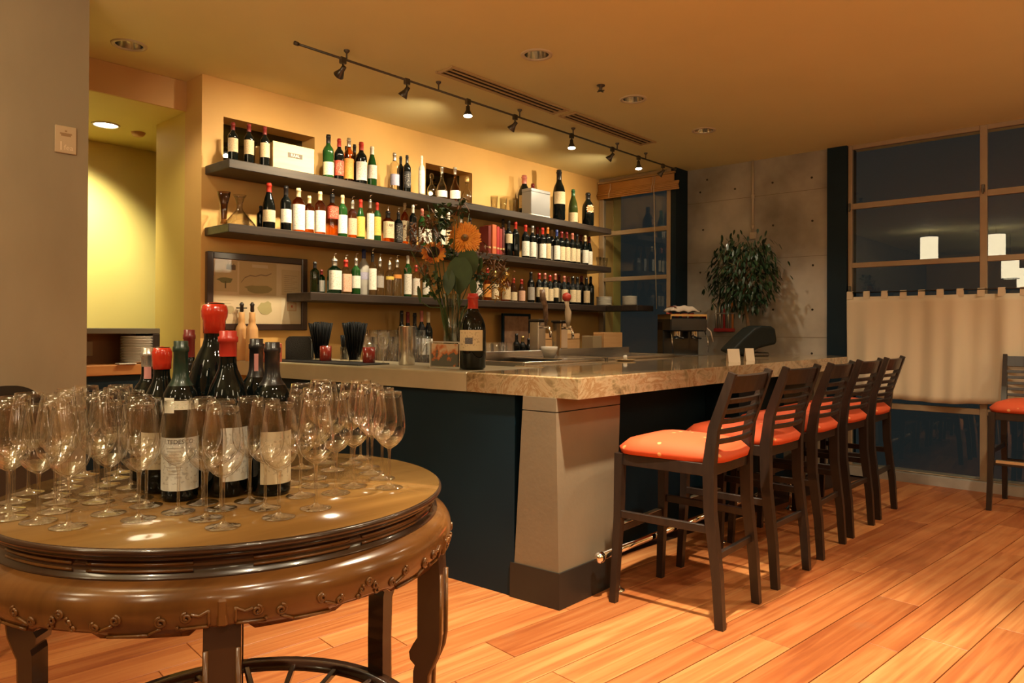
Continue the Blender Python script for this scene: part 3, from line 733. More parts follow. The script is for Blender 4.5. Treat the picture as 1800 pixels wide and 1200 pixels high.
CAPS = {'red': foil('red', (.45, .030, .018)), 'black': foil('black', (.012, .012, .014)), 'silver': mat('foil_silver', (.62, .60, .56), .25, metal=.8), 'white': foil('white', (.70, .66, .58)), 'cream': foil('cream', (.66, .52, .30)),
        'blue': foil('blue', (.03, .05, .20)), 'orange': foil('orange', (.55, .16, .03)), 'pink': foil('pink', (.50, .16, .12)), 'green': foil('green', (.02, .10, .04)), 'dgreen': foil('dark_green', (.010, .030, .020)), 'gold': mat('foil_gold', (.60, .42, .16), .3, metal=.7), 'maroon': foil('maroon', (.16, .015, .015)),
        'wax': mat('red_sealing_wax', (.52, .030, .012), .18, coat=.6, bump=.35, bscale=22)}
LABS = {'white': ((.80, .78, .70), (.25, .22, .18)), 'cream': ((.70, .58, .38), (.22, .12, .06)), 'tan': ((.60, .46, .28), (.20, .10, .05)), 'red': ((.50, .06, .03), (.75, .65, .5)), 'orange': ((.70, .28, .05), (.30, .06, .02)),
        'yellow': ((.72, .52, .10), (.35, .10, .04)), 'pink': ((.68, .42, .30), (.45, .08, .05)), 'blue': ((.16, .18, .42), (.75, .72, .7)), 'whitered': ((.78, .74, .66), (.55, .03, .02)), 'black': ((.02, .02, .022), (.70, .66, .6)), 'grey': ((.36, .33, .30), (.12, .1, .1)), 'lav': ((.42, .40, .58), (.8, .8, .85))}
P_BORD = [(0, 0), (.86, 0), (.97, .008), (1, .03), (1, .60), (.985, .635), (.90, .675), (.72, .715), (.52, .745), (.42, .775), (.385, .81), (.37, .93), (.42, .935), (.42, .965), (.37, .97), (.37, 1), (0, 1)]
P_BURG = [(0, 0), (.86, 0), (.97, .008), (1, .03), (1, .42), (.97, .48), (.88, .56), (.72, .65), (.54, .73), (.43, .79), (.38, .85), (.36, .93), (.42, .935), (.42, .965), (.36, .97), (.36, 1), (0, 1)]
P_SPIR = [(0, 0), (.88, 0), (.97, .008), (1, .03), (1, .64), (.97, .68), (.80, .725), (.52, .76), (.38, .79), (.34, .84), (.34, .93), (.40, .935), (.40, .96), (.34, .965), (.34, 1), (0, 1)]
P_LONG = [(0, 0), (.88, 0), (1, .03), (.98, .30), (.80, .42), (.50, .52), (.30, .60), (.25, .70), (.24, .95), (.32, .96), (.32, 1), (0, 1)]
P_DECA = [(0, 0), (.80, 0), (1, .06), (1, .28), (.80, .42), (.45, .52), (.28, .60), (.26, .74), (.40, .80), (.44, .86), (.42, .95), (.20, 1), (0, 1)]
P_BULB = [(0, 0), (.80, 0), (1, .03), (1, .50), (.96, .58), (.82, .66), (.62, .72), (.46, .765), (.40, .80), (.38, .93), (.44, .935), (.44, .965), (.38, .97), (.38, 1), (0, 1)]
SHAPES = {'bord': P_BORD, 'burg': P_BURG, 'spir': P_SPIR, 'long': P_LONG, 'deca': P_DECA, 'bulb': P_BULB, 'sq': P_SPIR}
def sup(mb, n=4.0, k=.93):
    out = []
    for x, y, z in mb.v:
        r = math.hypot(x, y)
        if r > 1e-6:
            a = math.atan2(y, x); q = (abs(math.cos(a))**n+abs(math.sin(a))**n)**(-1/n)
            x, y = x*q*k, y*q*k
        out.append((x, y, z))
    mb.v = out; return mb
def rad_at(prof, h, r, z):
    f = z/h
    for (r0, z0), (r1, z1) in zip(prof, prof[1:]):
        if z0 <= f <= z1 and z1 > z0: return r*(r0+(r1-r0)*(f-z0)/(z1-z0))
    return r
LM = {}
def label_patch(r, z0, z1, a, half, mtl, parent, name='label', sq=False, n=14, prof=None, lbl=None):
    vs = []; fs = []; uv = []
    for j, z in enumerate((z0, z1)):
        for i in range(n+1):
            t = a-half+2*half*i/n; vs.append((r*math.cos(t), r*math.sin(t), z)); uv.append((i/n, j))
    for i in range(n): fs.append((i, i+1, n+2+i, n+1+i))
    mb = MB().add(vs, fs, True)
    if sq: sup(mb)
    me = bpy.data.meshes.new(name); me.from_pydata(mb.v, [], mb.f); ul = me.uv_layers.new(name='UVMap')
    for lp in me.loops: ul.data[lp.index].uv = uv[lp.vertex_index]
    me.polygons.foreach_set('use_smooth', mb.sm); me.materials.append(mtl)
    o = inst(name, me, parent)
    if lbl: o['label'] = lbl
    return o
SEED = [0]
def bottle(label, loc, h, r, shape='bord', glass='dark', cap='black', lab='white', lo=.16, hi=.50, half=75, face=None, cap_lo=.80, pourer=False, seg=20, neck_lab=None, name='wine_bottle', cat='bottle', group=None, lines=9, rz=0):
    t = thing(name, label, cat, loc, group=group)
    prof = SHAPES[shape]; sq = shape == 'sq'
    pr = [(a*r, b*h*(1 if not pourer else .94)) for a, b in prof]
    hh = h*(1 if not pourer else .94)
    mb = MB().lathe(pr, seg)
    if sq: sup(mb)
    mb.build('body', G[glass], t)
    if face is None:
        d = CAM-Vector(loc); face = math.atan2(d.y, d.x)*.5+(-PI/2)*.5
    if cap:
        cr = rad_at(prof, 1, r, .9)*1.0
        top = [(rad_at(prof, 1, r, max(cap_lo, .60))+.0006, cap_lo*hh)]
        for a, b in prof:
            if b > cap_lo and a > 0: top.append((a*r+.0012, b*hh))
        top += [(cr*.95, hh+.001), (0, hh+.0015)]
        mc = MB().lathe(top, seg)
        if sq: sup(mc)
        mc.build('capsule' if not pourer else 'collar', CAPS[cap], t)
    if pourer:
        MB().lathe([(.008, hh-.01), (.011, hh+.004), (.006, hh+.012), (.0045, hh+.02)], 10).tube([(0, 0, hh+.015), (.002, -.002, hh+.035), (.010, -.012, hh+h*.06+.02)], .0035, 8).build('pourer', chrome, t)
    if lab:
        SEED[0] += 1
        b_, i_ = LABS[lab]
        label_patch(r+.0009, lo*h, hi*h, face, R_(half), print_mat(b_, i_, SEED[0] % 5, lines), t, sq=sq)
    if neck_lab:
        z0, z1, lc = neck_lab; b_, i_ = LABS[lc]
        label_patch(max(rad_at(prof, 1, r, z0), rad_at(prof, 1, r, z1))+.001, z0*hh, z1*hh, face, R_(80), print_mat(b_, i_, 1, 3), t, 'neck_label')
    return t
# ================================================================ ROUND CARVED TABLE
TC, TR, TZ = Vector((.935, 1.827, 0)), .546, .87
tw = mat('lacquered_table_wood', (.080, .029, .007), .2, col2=(.165, .066, .016), scale=2.5, stretch=(1, 5, 1), coat=.35, detail=7)
tw_top = mat('lacquered_table_top', (.165, .082, .022), .09, col2=(.255, .136, .040), scale=1.6, stretch=(1, 7, 1), coat=.4, detail=8)
tw_dk = mat('table_dark_wood', (.022, .010, .006), .25, col2=(.045, .018, .009), scale=3, coat=.6)
tb = thing('round_table', 'round antique table with carved apron and glossy top in the foreground', 'table', TC)
MB().lathe([(0, TZ-.012), (0, TZ), (TR-.007, TZ), (TR-.007, TZ-.012)], 96).build('top_panel', tw_top, tb)
MB().lathe([(TR-.0068, TZ-.012), (TR-.0068, TZ), (TR-.002, TZ-.003), (TR, TZ-.009), (TR-.004, TZ-.016), (TR-.012, TZ-.019), (TR-.03, TZ-.018)], 96).build('top_rim', tw_dk, tb)
MB().lathe([(TR-.06, TZ-.018), (TR-.014, TZ-.018), (TR-.014, TZ-.026), (TR-.022, TZ-.029), (TR-.022, TZ-.056), (TR-.013, TZ-.059), (TR-.011, TZ-.066), (TR-.05, TZ-.066)], 96).build('waist', tw_dk, tb)
legA = [R_(a) for a in (-119, -59, 1, 61, 121, 181)]
LEGO = [0, 2, 4, 2, 12, -6]
seg = R_(60)
def apron_r(z):
    pts = [(.806, TR-.012), (.800, TR+.002), (.792, TR+.014), (.78, TR+.022), (.765, TR+.026), (.745, TR+.025), (.725, TR+.020), (.705, TR+.012), (.69, TR+.006)]
    for (z0, r0), (z1, r1) in zip(pts, pts[1:]):
        if z1 <= z <= z0: return r0+(r1-r0)*(z0-z)/(z0-z1)
    return TR+.006 if z < .7 else TR-.012
def zb(t):
    if t < .10 or t > .90: return .722
    if t < .40 or t > .60: return .708
    return .719
for k, a0 in enumerate(legA):
    # apron section with stepped lower edge
    n = 40; zz = [.806, .803, .800, .796, .792, .786, .778, .768, .757, .746, .736, .727]; vs = []; fs = []
    for i in range(n+1):
        t = i/n; a = a0+seg*t
        row = [(apron_r(z), z) for z in zz]+[(apron_r(zb(t)), zb(t)), (apron_r(zb(t))-.022, zb(t)), (TR-.04, .79)]
        for r, z in row: vs.append((r*math.cos(a), r*math.sin(a), z))
    m = len(zz)+3
    for i in range(n):
        for j in range(m-1): fs.append((i*m+j, (i+1)*m+j, (i+1)*m+j+1, i*m+j+1))
    MB().add(vs, fs, True).build('apron', tw, tb)
    # waist beads
    mb = MB()
    for zc, f0, f1 in ((TZ-.036, .10, .47), (TZ-.036, .53, .90), (TZ-.049, .10, .47), (TZ-.049, .53, .90)):
        mb.tube([((TR-.0215)*math.cos(a0+seg*(f0+(f1-f0)*i/16)), (TR-.0215)*math.sin(a0+seg*(f0+(f1-f0)*i/16)), zc) for i in range(17)], .0035, 6)
    mb.build('waist_bead', tw, tb)
    # carving
    mb = MB()
    def put(s, z, h=.0018):
        a = a0+s/(TR+.036); r = apron_r(z)+h
        return (r*math.cos(a), r*math.sin(a), z)
    Ltot = seg*(TR+.036)
    def spiral(sc, zc, rr, sgn=1, turns=1.6):
        mb.tube([put(sc+sgn*rr*(1-.75*q/24)*math.cos(2*PI*turns*q/24+PI/2), zc+rr*(1-.75*q/24)*math.sin(2*PI*turns*q/24+PI/2)) for q in range(25)], .0032, 6)
    def line(pts):
        o = []
        for (s0, q0), (s1, q1) in zip(pts, pts[1:]):
            for i in range(4): o.append(put(s0+(s1-s0)*i/4, q0+(q1-q0)*i/4))
        o.append(put(*pts[-1])); mb.tube(o, .0032, 6)
    for sg in (-1, 1):
        mid = Ltot/2
        X_ = lambda d: mid+sg*d*.83
        line([(X_(.338), .726), (X_(.27), .724), (X_(.27), .730)])
        line([(X_(.338), .759), (X_(.338), .727)])
        line([(X_(.338), .757), (X_(.318), .748), (X_(.300), .752)])
        spiral(X_(.290), .746, .010, sg)
        spiral(X_(.235), .740, .011, sg); line([(X_(.235), .728), (X_(.205), .716)])
        line([(X_(.205), .715), (X_(.110), .712)])
        spiral(X_(.135), .746, .010, -sg); spiral(X_(.085), .732, .009, sg)
        line([(X_(.128), .736), (X_(.095), .724)])
        for q, (dx, dz) in enumerate(((.0, .752), (.022, .740), (.03, .728))): spiral(X_(dx), dz, .008, sg, 1.0)
    stuff(mb.build('carving', tw, tb))
    # legs
    A = Matrix.Rotation(a0+R_(LEGO[k]), 4, 'Z')
    out = [(TR+.018, .735), (TR+.022, .68), (TR+.022, .52), (TR+.017, .487), (TR+.002, .452), (TR-.008, .43), (TR-.012, .30), (TR-.008, .12), (TR+.008, .04), (TR+.010, 0)]
    inn = [(TR-.038, 0), (TR-.044, .10), (TR-.046, .30), (TR-.044, .44), (TR-.040, .455), (TR-.052, .468), (TR-.055, .487), (TR-.044, .508), (TR-.034, .515), (TR-.034, .72), (TR-.036, .735)]
    lg = MB().prism(out+inn, -.034, .034, xf=A).build('leg', tw_dk, tb)
    mb = MB()
    for yy in (-.029, .029):
        mb.tube([A @ Vector((r+.001, yy, z)) for r, z in out[1:]], .0055, 6)
    mb.build('leg_bead', tw, lg)
    MB().box(TR-.01, TR+.0275, -.010, .010, .722, .775, ch=.004, xf=A).build('leg_tongue', tw, lg)
# stretcher ring with lattice
MB().lathe([(TR-.075, .165), (TR-.03, .165), (TR-.028, .185), (TR-.03, .192), (TR-.075, .192), (TR-.075, .165)], 72).build('stretcher_ring', tw_dk, tb)
MB().lathe([(.17, .168), (.20, .168), (.20, .190), (.17, .190), (.17, .168)], 48).build('stretcher_ring', tw_dk, tb)
for k in range(20):
    a = 2*PI*k/20+.1; b = a+.28
    MB().bar((.19*math.cos(a), .19*math.sin(a), .179), ((TR-.07)*math.cos(b), (TR-.07)*math.sin(b), .179), .016, .018, ch=.002).build('lattice_bar', tw_dk, tb)
# ---- bottles standing on it
def ztop(px, py, p):
    d = _r2*((px-900)/FPX) - _u2*((py-CYP)/FPX) + _f
    return CAMZ+d.z*math.hypot(p[0], p[1])/math.hypot(d.x, d.y)
def tab(px, py): return on(px, py, 'z', TZ+.0005)
TB = []
def table_bottle(label, px, dep_py, ytop, wpx, **k):
    p = tab(px, dep_py); u = upp(p+Vector((0, 0, .2)))
    hh = ztop(px, ytop, p)-TZ
    r = wpx*u/2
    t = bottle(label, p, hh, r, seg=32, face=math.atan2(-p.y, -p.x)+k.pop('turn', 0), group='wine bottles among the glasses on the round table', **k)
    TB.append((p.x, p.y, r)); return t, hh, r
big, hb, rb = table_bottle('largest dark bottle with a thick red wax cap among the glasses', 375, 846, 533, 86, shape='bulb', cap=None, lab=None)
MB().lathe([(rb*.40, hb*.83), (rb*.43, hb*.832), (rb*.43, hb*.90), (rb*.50, hb*.925), (rb*.52, hb*.955), (rb*.48, hb*.985), (rb*.30, hb*1.002), (0, hb*1.006)], 28).build('wax_cap', CAPS['wax'], big)
table_bottle('dark shouldered bottle with dull red capsule before the largest wax-capped one', 399, 868, 582, 73, shape='bulb', cap='red', cap_lo=.845, lab='white', lo=.10, hi=.42, half=40, turn=.5)
t5, h5, r5 = table_bottle('slim green-capped bottle with big white label lettered TEDESCO', 316, 876, 600, 60, shape='bord', cap='dgreen', cap_lo=.72, lab='white', lo=.07, hi=.40, half=82)
b6, h6, r6 = table_bottle('dark bottle with glossy maroon wax top behind the green-capped one', 331, 818, 580, 46, shape='bord', cap='maroon', cap_lo=.80, lab=None)
b4, h4, r4 = table_bottle('short bottle with bright red wax cap at the left of the group', 283, 862, 610, 66, shape='bulb', cap=None, lab='cream', lo=.17, hi=.42, half=50, turn=-.35)
MB().lathe([(r4*.42, h4*.845), (r4*.46, h4*.85), (r4*.47, h4*.89), (r4*.50, h4*.93), (r4*.50, h4*.965), (r4*.42, h4*.995), (0, h4*1.004)], 24).build('wax_cap', CAPS['wax'], b4)
b8, h8, r8 = table_bottle('dark bottle with a pink paper strip over its neck, at the back left', 258, 842, 612, 52, shape='bord', cap='silver', cap_lo=.86, lab=None)
b3, h3, r3 = table_bottle('black-capped dark bottle with a pink seal strip on the neck', 449, 850, 596, 58, shape='bord', cap='black', cap_lo=.74, lab=None)
table_bottle('black-capped dark bottle with a cream label, at the right of the group', 477, 866, 602, 64, shape='bord', cap='black', cap_lo=.72, lab='cream', lo=.08, hi=.42, half=60, turn=.45)
pk = mat('pink_seal_paper', (.60, .26, .24), .6)
label_patch(r3*.44, h3*.72, h3*.90, math.atan2(-b3.location.y, -b3.location.x), R_(16), pk, b3, 'seal_strip')
label_patch(r8*.44, h8*.66, h8*.86, math.atan2(-b8.location.y, -b8.location.x), R_(30), pk, b8, 'seal_strip')
# printed parts of the big label
fa = math.atan2(-t5.location.y, -t5.location.x)
def bend(me, r, z, a, parent, name, m):
    for v in me.vertices:
        x, y = v.co.x, v.co.y; t = a+x/r; v.co = (r*math.cos(t), r*math.sin(t), z+y)
    me.materials.clear(); me.materials.append(m); return inst(name, me, parent)
ink = mat('brown_black_ink', (.03, .022, .018), .6)
bend(text_mesh('TEDESCO', .0145), r5+.0016, h5*.375, fa, t5, 'lettering', ink)
for q in range(9):
    label_patch(r5+.0015, h5*(.335-.020*q), h5*(.339-.020*q), fa-.32, R_(26-(q % 3)*5), mat('grey_ink', (.45, .40, .33), .7), t5, 'printed_line', n=4)
# white paper medallion collar on its shoulder
cm_ = print_mat((.78, .74, .60), (.40, .45, .15), 2, 4)
label_patch(r5+.0012, h5*.575, h5*.63, fa+.30, R_(50), cm_, t5, 'neck_collar')
label_patch(r5+.0024, h5*.555, h5*.650, fa-.62, R_(17), print_mat((.80, .77, .64), (.45, .50, .20), 3, 4), t5, 'medallion')
# ---- wine glasses
wg = thin_glass('crystal_glass', (1, 1, 1), (.93, .925, .91), .055, rough=.015, pw=2.6, top=.85)
sg_ = thin_glass('crystal_stem', (.99, .985, .975), (.84, .82, .77), .14, rough=.05, pw=1.8, top=.7)
sparkle_g = thin_glass('bowl_sparkle_mirror', (.99, .985, .98), (.95, .94, .93), .13, rough=.02, pw=1.7, top=.45)  # mirror-like inner surface added to give the lower bowl lamp sparkles
HG = .2527
b_out = [(.0045, .103), (.010, .106), (.022, .114), (.034, .128), (.0405, .146), (.042, .163), (.0405, .185), (.037, .210), (.0325, .238), (.0310, .2527)]
b_in = [(r-.0012, z) for r, z in b_out[::-1]][:-2]+[(.008, .1085), (0, .107)]
GLM = {}
def wine_glass(label, loc, rz=0):
    t = thing('wine_glass', label, 'wine glass', loc, rz, group='empty wine glasses on the round table')
    if not GLM:
        for nm, mb, m in (('bowl', MB().lathe(b_out+[(.0298, .2527), (.0312, .2440)], 28), wg),
                          ('sparkle_mirror', MB().lathe([(.0, .1085), (.007, .109), (.0195, .1165), (.0315, .1305)], 28), sparkle_g),
                          ('stem', MB().lathe([(.0042, .012), (.0036, .03), (.0034, .07), (.0040, .095), (.0058, .1035)], 14), sg_),
                          ('foot', MB().lathe([(0, .0005), (.034, .0005), (.0362, .0015), (.0345, .0028), (.018, .0055), (.008, .009), (.0044, .013)], 28), sg_)):
            me = mb.mesh(nm); me.materials.append(m); GLM[nm] = me
    for nm, me in GLM.items(): inst(nm, me, t)
    return t
GP = [(10, 912), (52, 873), (30, 857), (90, 900), (120, 926), (135, 868), (182, 880), (197, 901), (162, 852), (207, 857), (252, 911), (240, 874), (268, 886), (317, 897), (370, 906), (392, 926), (395, 890), (440, 878), (466, 893), (490, 909),
      (525, 871), (542, 853), (555, 893), (590, 866), (620, 855), (640, 820), (634, 806), (670, 840), (684, 857), (585, 826), (550, 840), (612, 815), (180, 834), (236, 834), (140, 838), (100, 852), (75, 858), (530, 822), (580, 812), (655, 832), (508, 850), (5, 880), (115, 880), (215, 842), (565, 806), (350, 884), (60, 915), (-12, 895)]
pts = []
for px, py in GP:
    q = tab(px, py); pts.append([q.x, q.y])
for it in range(400):
    for i in range(len(pts)):
        for bx, by, br in TB:
            d = math.hypot(pts[i][0]-bx, pts[i][1]-by); need = br+.0445
            if d < need:
                k = (need-d)/max(d, 1e-6); pts[i][0] += (pts[i][0]-bx)*k; pts[i][1] += (pts[i][1]-by)*k
        for j in range(i):
            dx, dy = pts[i][0]-pts[j][0], pts[i][1]-pts[j][1]; d = math.hypot(dx, dy)
            if d < .0865:
                k = (.0865-d)/2/max(d, 1e-6); pts[i][0] += dx*k; pts[i][1] += dy*k; pts[j][0] -= dx*k; pts[j][1] -= dy*k
        d = math.hypot(pts[i][0]-TC.x, pts[i][1]-TC.y)
        if d > TR-.055:
            k = (TR-.055)/d; pts[i][0] = TC.x+(pts[i][0]-TC.x)*k; pts[i][1] = TC.y+(pts[i][1]-TC.y)*k
def proj(p):
    v = Vector(p)-CAM; z = v.dot(_f); return 900+FPX*v.dot(_r2)/z, CYP-FPX*v.dot(_u2)/z
info = sorted([(proj((x, y, TZ)), x, y) for x, y in pts])
grp = {'front': [], 'middle': [], 'back': []}
ysort = sorted(i[0][1] for i in info)
q1, q2 = ysort[len(ysort)//3], ysort[2*len(ysort)//3]
for (px, py), x, y in info: grp['front' if py >= q2 else 'middle' if py >= q1 else 'back'].append((x, y))
for g, L in grp.items():
    for k, (x, y) in enumerate(L):
        wine_glass('empty clear wine glass, %s from the left in the %s third of the round table' % (ORD[k], g), (x, y, TZ+.0002), random.random()*6)
# ================================================================ BACK-BAR SHELVES: BOTTLES AND OTHER THINGS
SHELF = {1: 'top', 2: 'middle', 3: 'lowest'}
PLACED = {1: [], 2: [], 3: []}
def spot_on(sh, px, r_px):
    """x on the shelf for a pixel column; first free row from the front"""
    z = SZ[sh]
    for row in range(4):
        y = YF+.055+row*.083
        q = on(px, 450, 'y', y); r = r_px*depth((q.x, y, z))/FPX/2
        r = min(r, .062)
        ok = all(math.hypot(q.x-a, y-b) > r+c+.003 for a, b, c in PLACED[sh])
        if ok and y+r < YB-.006: break
    else:
        y = YF+.055
        k = 0
        while k < 40 and not all(math.hypot(q.x-a, y-b) > r+c+.003 for a, b, c in PLACED[sh]):
            k += 1; q.x += .006
    y = max(y, YF+r+.006)
    PLACED[sh].append((q.x, y, r))
    return q.x, y, r
def sb(sh, px, yt, wpx, label, **k):
    x, y, r = spot_on(sh, px, wpx)
    zt = ztop(px, yt, (x, y))
    h = min(zt-SZ[sh]-.0003, .50)
    if sh > 1: h = min(h, SZ[sh-1]-.058-SZ[sh]-.004)
    return bottle(label, (x, y, SZ[sh]+.0003), h, r, **k), x, y, r, h
T1 = 'bottles on the top back-bar shelf'; T2 = 'bottles on the middle back-bar shelf'; T3 = 'bottles on the lowest back-bar shelf'
# top shelf
for px, yt, od in ((408, 215.6, 'leftmost'), (436, 218, 'middle'), (464, 223, 'rightmost')):
    sb(1, px, yt, 17, od+' of three cream-labelled wine bottles beside the wooden crate, top shelf', cap='maroon', lab='tan', lo=.22, hi=.58, group=T1)
# wooden crate
def crate(name, label, x0, x1, y0, y1, z0, z1, m, plate=None, group=None):
    t = thing(name, label, 'box', ((x0+x1)/2, (y0+y1)/2, z0), group=group); a, b, h = (x1-x0)/2, (y1-y0)/2, z1-z0
    MB().box(-a, a, -b, -b+.012, .0, h, ch=.0015).build('front_board', m, t); MB().box(-a, a, b-.012, b, .0, h, ch=.0015).build('back_board', m, t)
    for s in (-1, 1): MB().box(s*a-(.012 if s > 0 else 0), s*a+(.012 if s < 0 else 0), -b+.012, b-.012, .0, h-.008, ch=.0015).build('side_board', m, t)
    MB().box(-a+.012, a-.012, -b+.012, b-.012, h-.01, h-.001, ch=.001).build('lid', m, t)
    return t, a, b, h
pine = mat('pale_pine', (.62, .46, .24), .6, col2=(.68, .52, .29), scale=4, stretch=(1, 1, 9))
pine2 = mat('orange_pine', (.55, .30, .12), .6, col2=(.62, .36, .16), scale=4, stretch=(1, 1, 9))
yc = YF+.03
xa, xb = on(480, 280, 'y', yc).x, on(552.5, 280, 'y', yc).x
zt_ = on(480, 247, 'y', yc).z
t, a, b, h = crate('wine_crate', 'pale wooden wine crate with a small dark nameplate on the top shelf', xa, xb, yc, yc+.24, SZ[1]+.0003, zt_, pine)
npl = MB().box(-a*.30, a*.40, -b-.002, -b, h*.50, h*.68).build('nameplate', mat('plate_dark', (.05, .03, .018), .5), t)
me = text_mesh('RAAL', .028); me.transform(Matrix.Translation((a*.05, -b-.0026, h*.59)) @ Matrix.Rotation(PI/2, 4, 'X')); me.materials.append(mat('plate_white', (.7, .62, .5), .6)); inst('lettering', me, npl)
PLACED[1].append(((xa+xb)/2, yc+.12, .10)); PLACED[1].append((xa+.1, yc+.12, .1)); PLACED[1].append((xb-.1, yc+.12, .1))
yg = YF+.02; xa, xb = on(934, 350, 'y', yg).x, on(967, 350, 'y', yg).x
for q in (.2, .5, .8): PLACED[1].append((xa+(xb-xa)*q, yg+.06, .062))
S = [
 (576, 237, 19, 'bord', 'green', 'black', 'cream', .06, .36, 'tall green-necked bottle with cream label, first right of the crate, top shelf'),
 (595, 244, 17, 'bord', 'dark', 'red', 'red', .10, .46, 'red-capped bottle with a red label on the top shelf'),
 (612, 243, 17, 'bord', 'amber', 'silver', 'orange', .06, .52, 'silver-capped bottle with an orange label on the top shelf'),
 (634, 250, 20, 'bord', 'dark', 'red', 'whitered', .08, .52, 'red-capped bottle with white label and red script on the top shelf'),
 (653, 258, 17, 'burg', 'green', 'white', 'whitered', .18, .52, 'green bottle with white capsule, right end of the vermouth cluster, top shelf'),
 (608, 257, 14, 'bord', 'dark', 'black', None, 0, 0, 'dark bottle half hidden behind the orange-labelled one on the top shelf'),
 (622, 254, 14, 'bord', 'brown', 'black', None, 0, 0, 'brown bottle half hidden behind the red-script one on the top shelf'),
 (692.5, 269, 17, 'spir', 'clear', 'silver', 'lav', .12, .42, 'clear bottle with lilac label on the top shelf'),
 (703.5, 275, 13, 'spir', 'dark', 'black', None, 0, 0, 'plain black bottle behind the silver-marked one on the top shelf'),
 (714.5, 273, 14, 'spir', 'dark', 'black', 'black', .12, .55, 'black bottle with silver markings on the top shelf'),
 (740.5, 274, 11, 'spir', 'frost', 'white', 'white', .05, .62, 'tall slim white bottle left of the right-hand wall opening, top shelf'),
 (758, 305, 16, 'deca', 'pale', None, None, 0, 0, 'small stoppered decanter, first before the right-hand wall opening'),
 (776, 294, 19, 'long', 'clear', 'silver', 'white', .05, .25, 'long-necked clear bottle before the right-hand wall opening'),
 (799, 294.5, 20, 'long', 'amber', 'silver', 'white', .06, .30, 'long-necked amber bottle with white label before the right-hand wall opening'),
 (820, 311, 18, 'deca', 'clear', 'gold', None, 0, 0, 'small clear decanter with gold top at the opening right edge, top shelf'),
 (921, 308.5, 25, 'bulb', 'dark', 'pink', 'cream', .22, .52, 'dark shouldered bottle with pinkish capsule left of the metal gift box'),
 (936, 323, 16, 'bord', 'dark', 'maroon', None, 0, 0, 'dark bottle half hidden behind the metal gift box'),
 (984, 290, 25, 'bulb', 'dark', 'black', 'tan', .32, .56, 'tallest black magnum on the top shelf, right of the metal gift box'),
 (1007, 333, 16.5, 'burg', 'olive', 'green', 'tan', .02, .30, 'green sparkling wine bottle between the two magnums on the top shelf'),
 (1035, 339, 21.5, 'bulb', 'dark', 'black', None, 0, 0, 'dark magnum with an orange sun emblem at the shelf right end'),
]
for px, yt, wd, shp, gl, cp, lb_, lo, hi, ds in S:
    t, x, y, r, h = sb(1, px, yt, wd, ds, shape=shp, glass=gl, cap=cp, lab=lb_, lo=lo, hi=hi, group=T1)
    if 'sun emblem' in ds:
        fa2 = -PI/2-.45
        label_patch(r+.001, h*.40, h*.60, fa2, R_(34), mat('sun_orange', (.62, .18, .04), .5), t, 'emblem')
        for q in range(9):
            a_ = 2*PI*q/9; label_patch(r+.0012, h*(.50+.10*math.sin(a_))-.006, h*(.50+.10*math.sin(a_))+.006, fa2+.62*math.cos(a_), R_(9), mat('sun_cream', (.72, .58, .38), .5), t, 'emblem_ray', n=3)
# metal gift box
yg = YF+.02; xa, xb = on(934, 350, 'y', yg).x, on(967, 350, 'y', yg).x; zt_ = on(940, 331, 'y', yg).z
gm_ = mat('dull_tin', (.20, .20, .21), .32, metal=.3)
t = thing('gift_box', 'shiny metal gift box between bottles on the top shelf', 'box', ((xa+xb)/2, yg+.06, SZ[1]+.0003)); a = (xb-xa)/2; h = zt_-SZ[1]
MB().box(-a, a, -.06, .06, .012, h-.03, ch=.003).build('body', gm_, t); MB().box(-a-.001, a+.001, -.061, .061, h-.03, h, ch=.003).build('lid', gm_, t)
MB().box(-a, a, -.062, .06, 0, .012).build('base_strip', white_m, t)
# tumblers on the top shelf
def simple_glass(name, label, loc, r0, r1, h, group, m=None, cat='glass', seg=18):
    t = thing(name, label, cat, loc, group=group)
    MB().lathe([(0, .0), (r0*.9, 0), (r0, .004), (r1, h), (r1-.0015, h), (r0-.002, .012), (0, .010)], seg).build('tumbler_body', m or G['clear'], t)
    return t
for k, px in enumerate((868, 884, 900)):
    x, y, r = spot_on(1, px, 12); simple_glass('tumbler', '%s of three clear tumblers left of the pink-capped bottle, top shelf' % ['leftmost', 'middle', 'rightmost'][k], (x, y, SZ[1]+.0003), .028, .034, .11, 'tumblers on the top shelf')
# middle shelf
p = spot_on(2, 393, 15)
t = thing('glass_vase', 'smoky tapered glass vase at the left end of the middle shelf', 'vase', (p[0], p[1], SZ[2]+.0003))
MB().lathe([(0, 0), (.022, 0), (.022, .006), (.017, .02), (.024, .12), (.042, .20), (.040, .20), (.022, .12), (.012, .03), (0, .028)], 24).build('vase_body', thin_glass('smoky_glass', (.62, .46, .30), (.25, .16, .10), .06), t)
yd = YF+.12; x = on(421, 390, 'y', yd).x
t = thing('wine_decanter', 'wide-bottomed clear glass decanter on the middle shelf left end', 'decanter', (x, yd, SZ[2]+.0003)); PLACED[2].append((x, yd, .105))
dp = [(0, 0), (.085, 0), (.098, .006), (.100, .014), (.085, .035), (.05, .075), (.026, .105), (.018, .125), (.019, .150), (.030, .185), (.044, .207)]
MB().lathe(dp+[(r-.0015, z) for r, z in dp[::-1]][:-1]+[(0, .004)], 28).build('decanter_body', G['clear'], t)
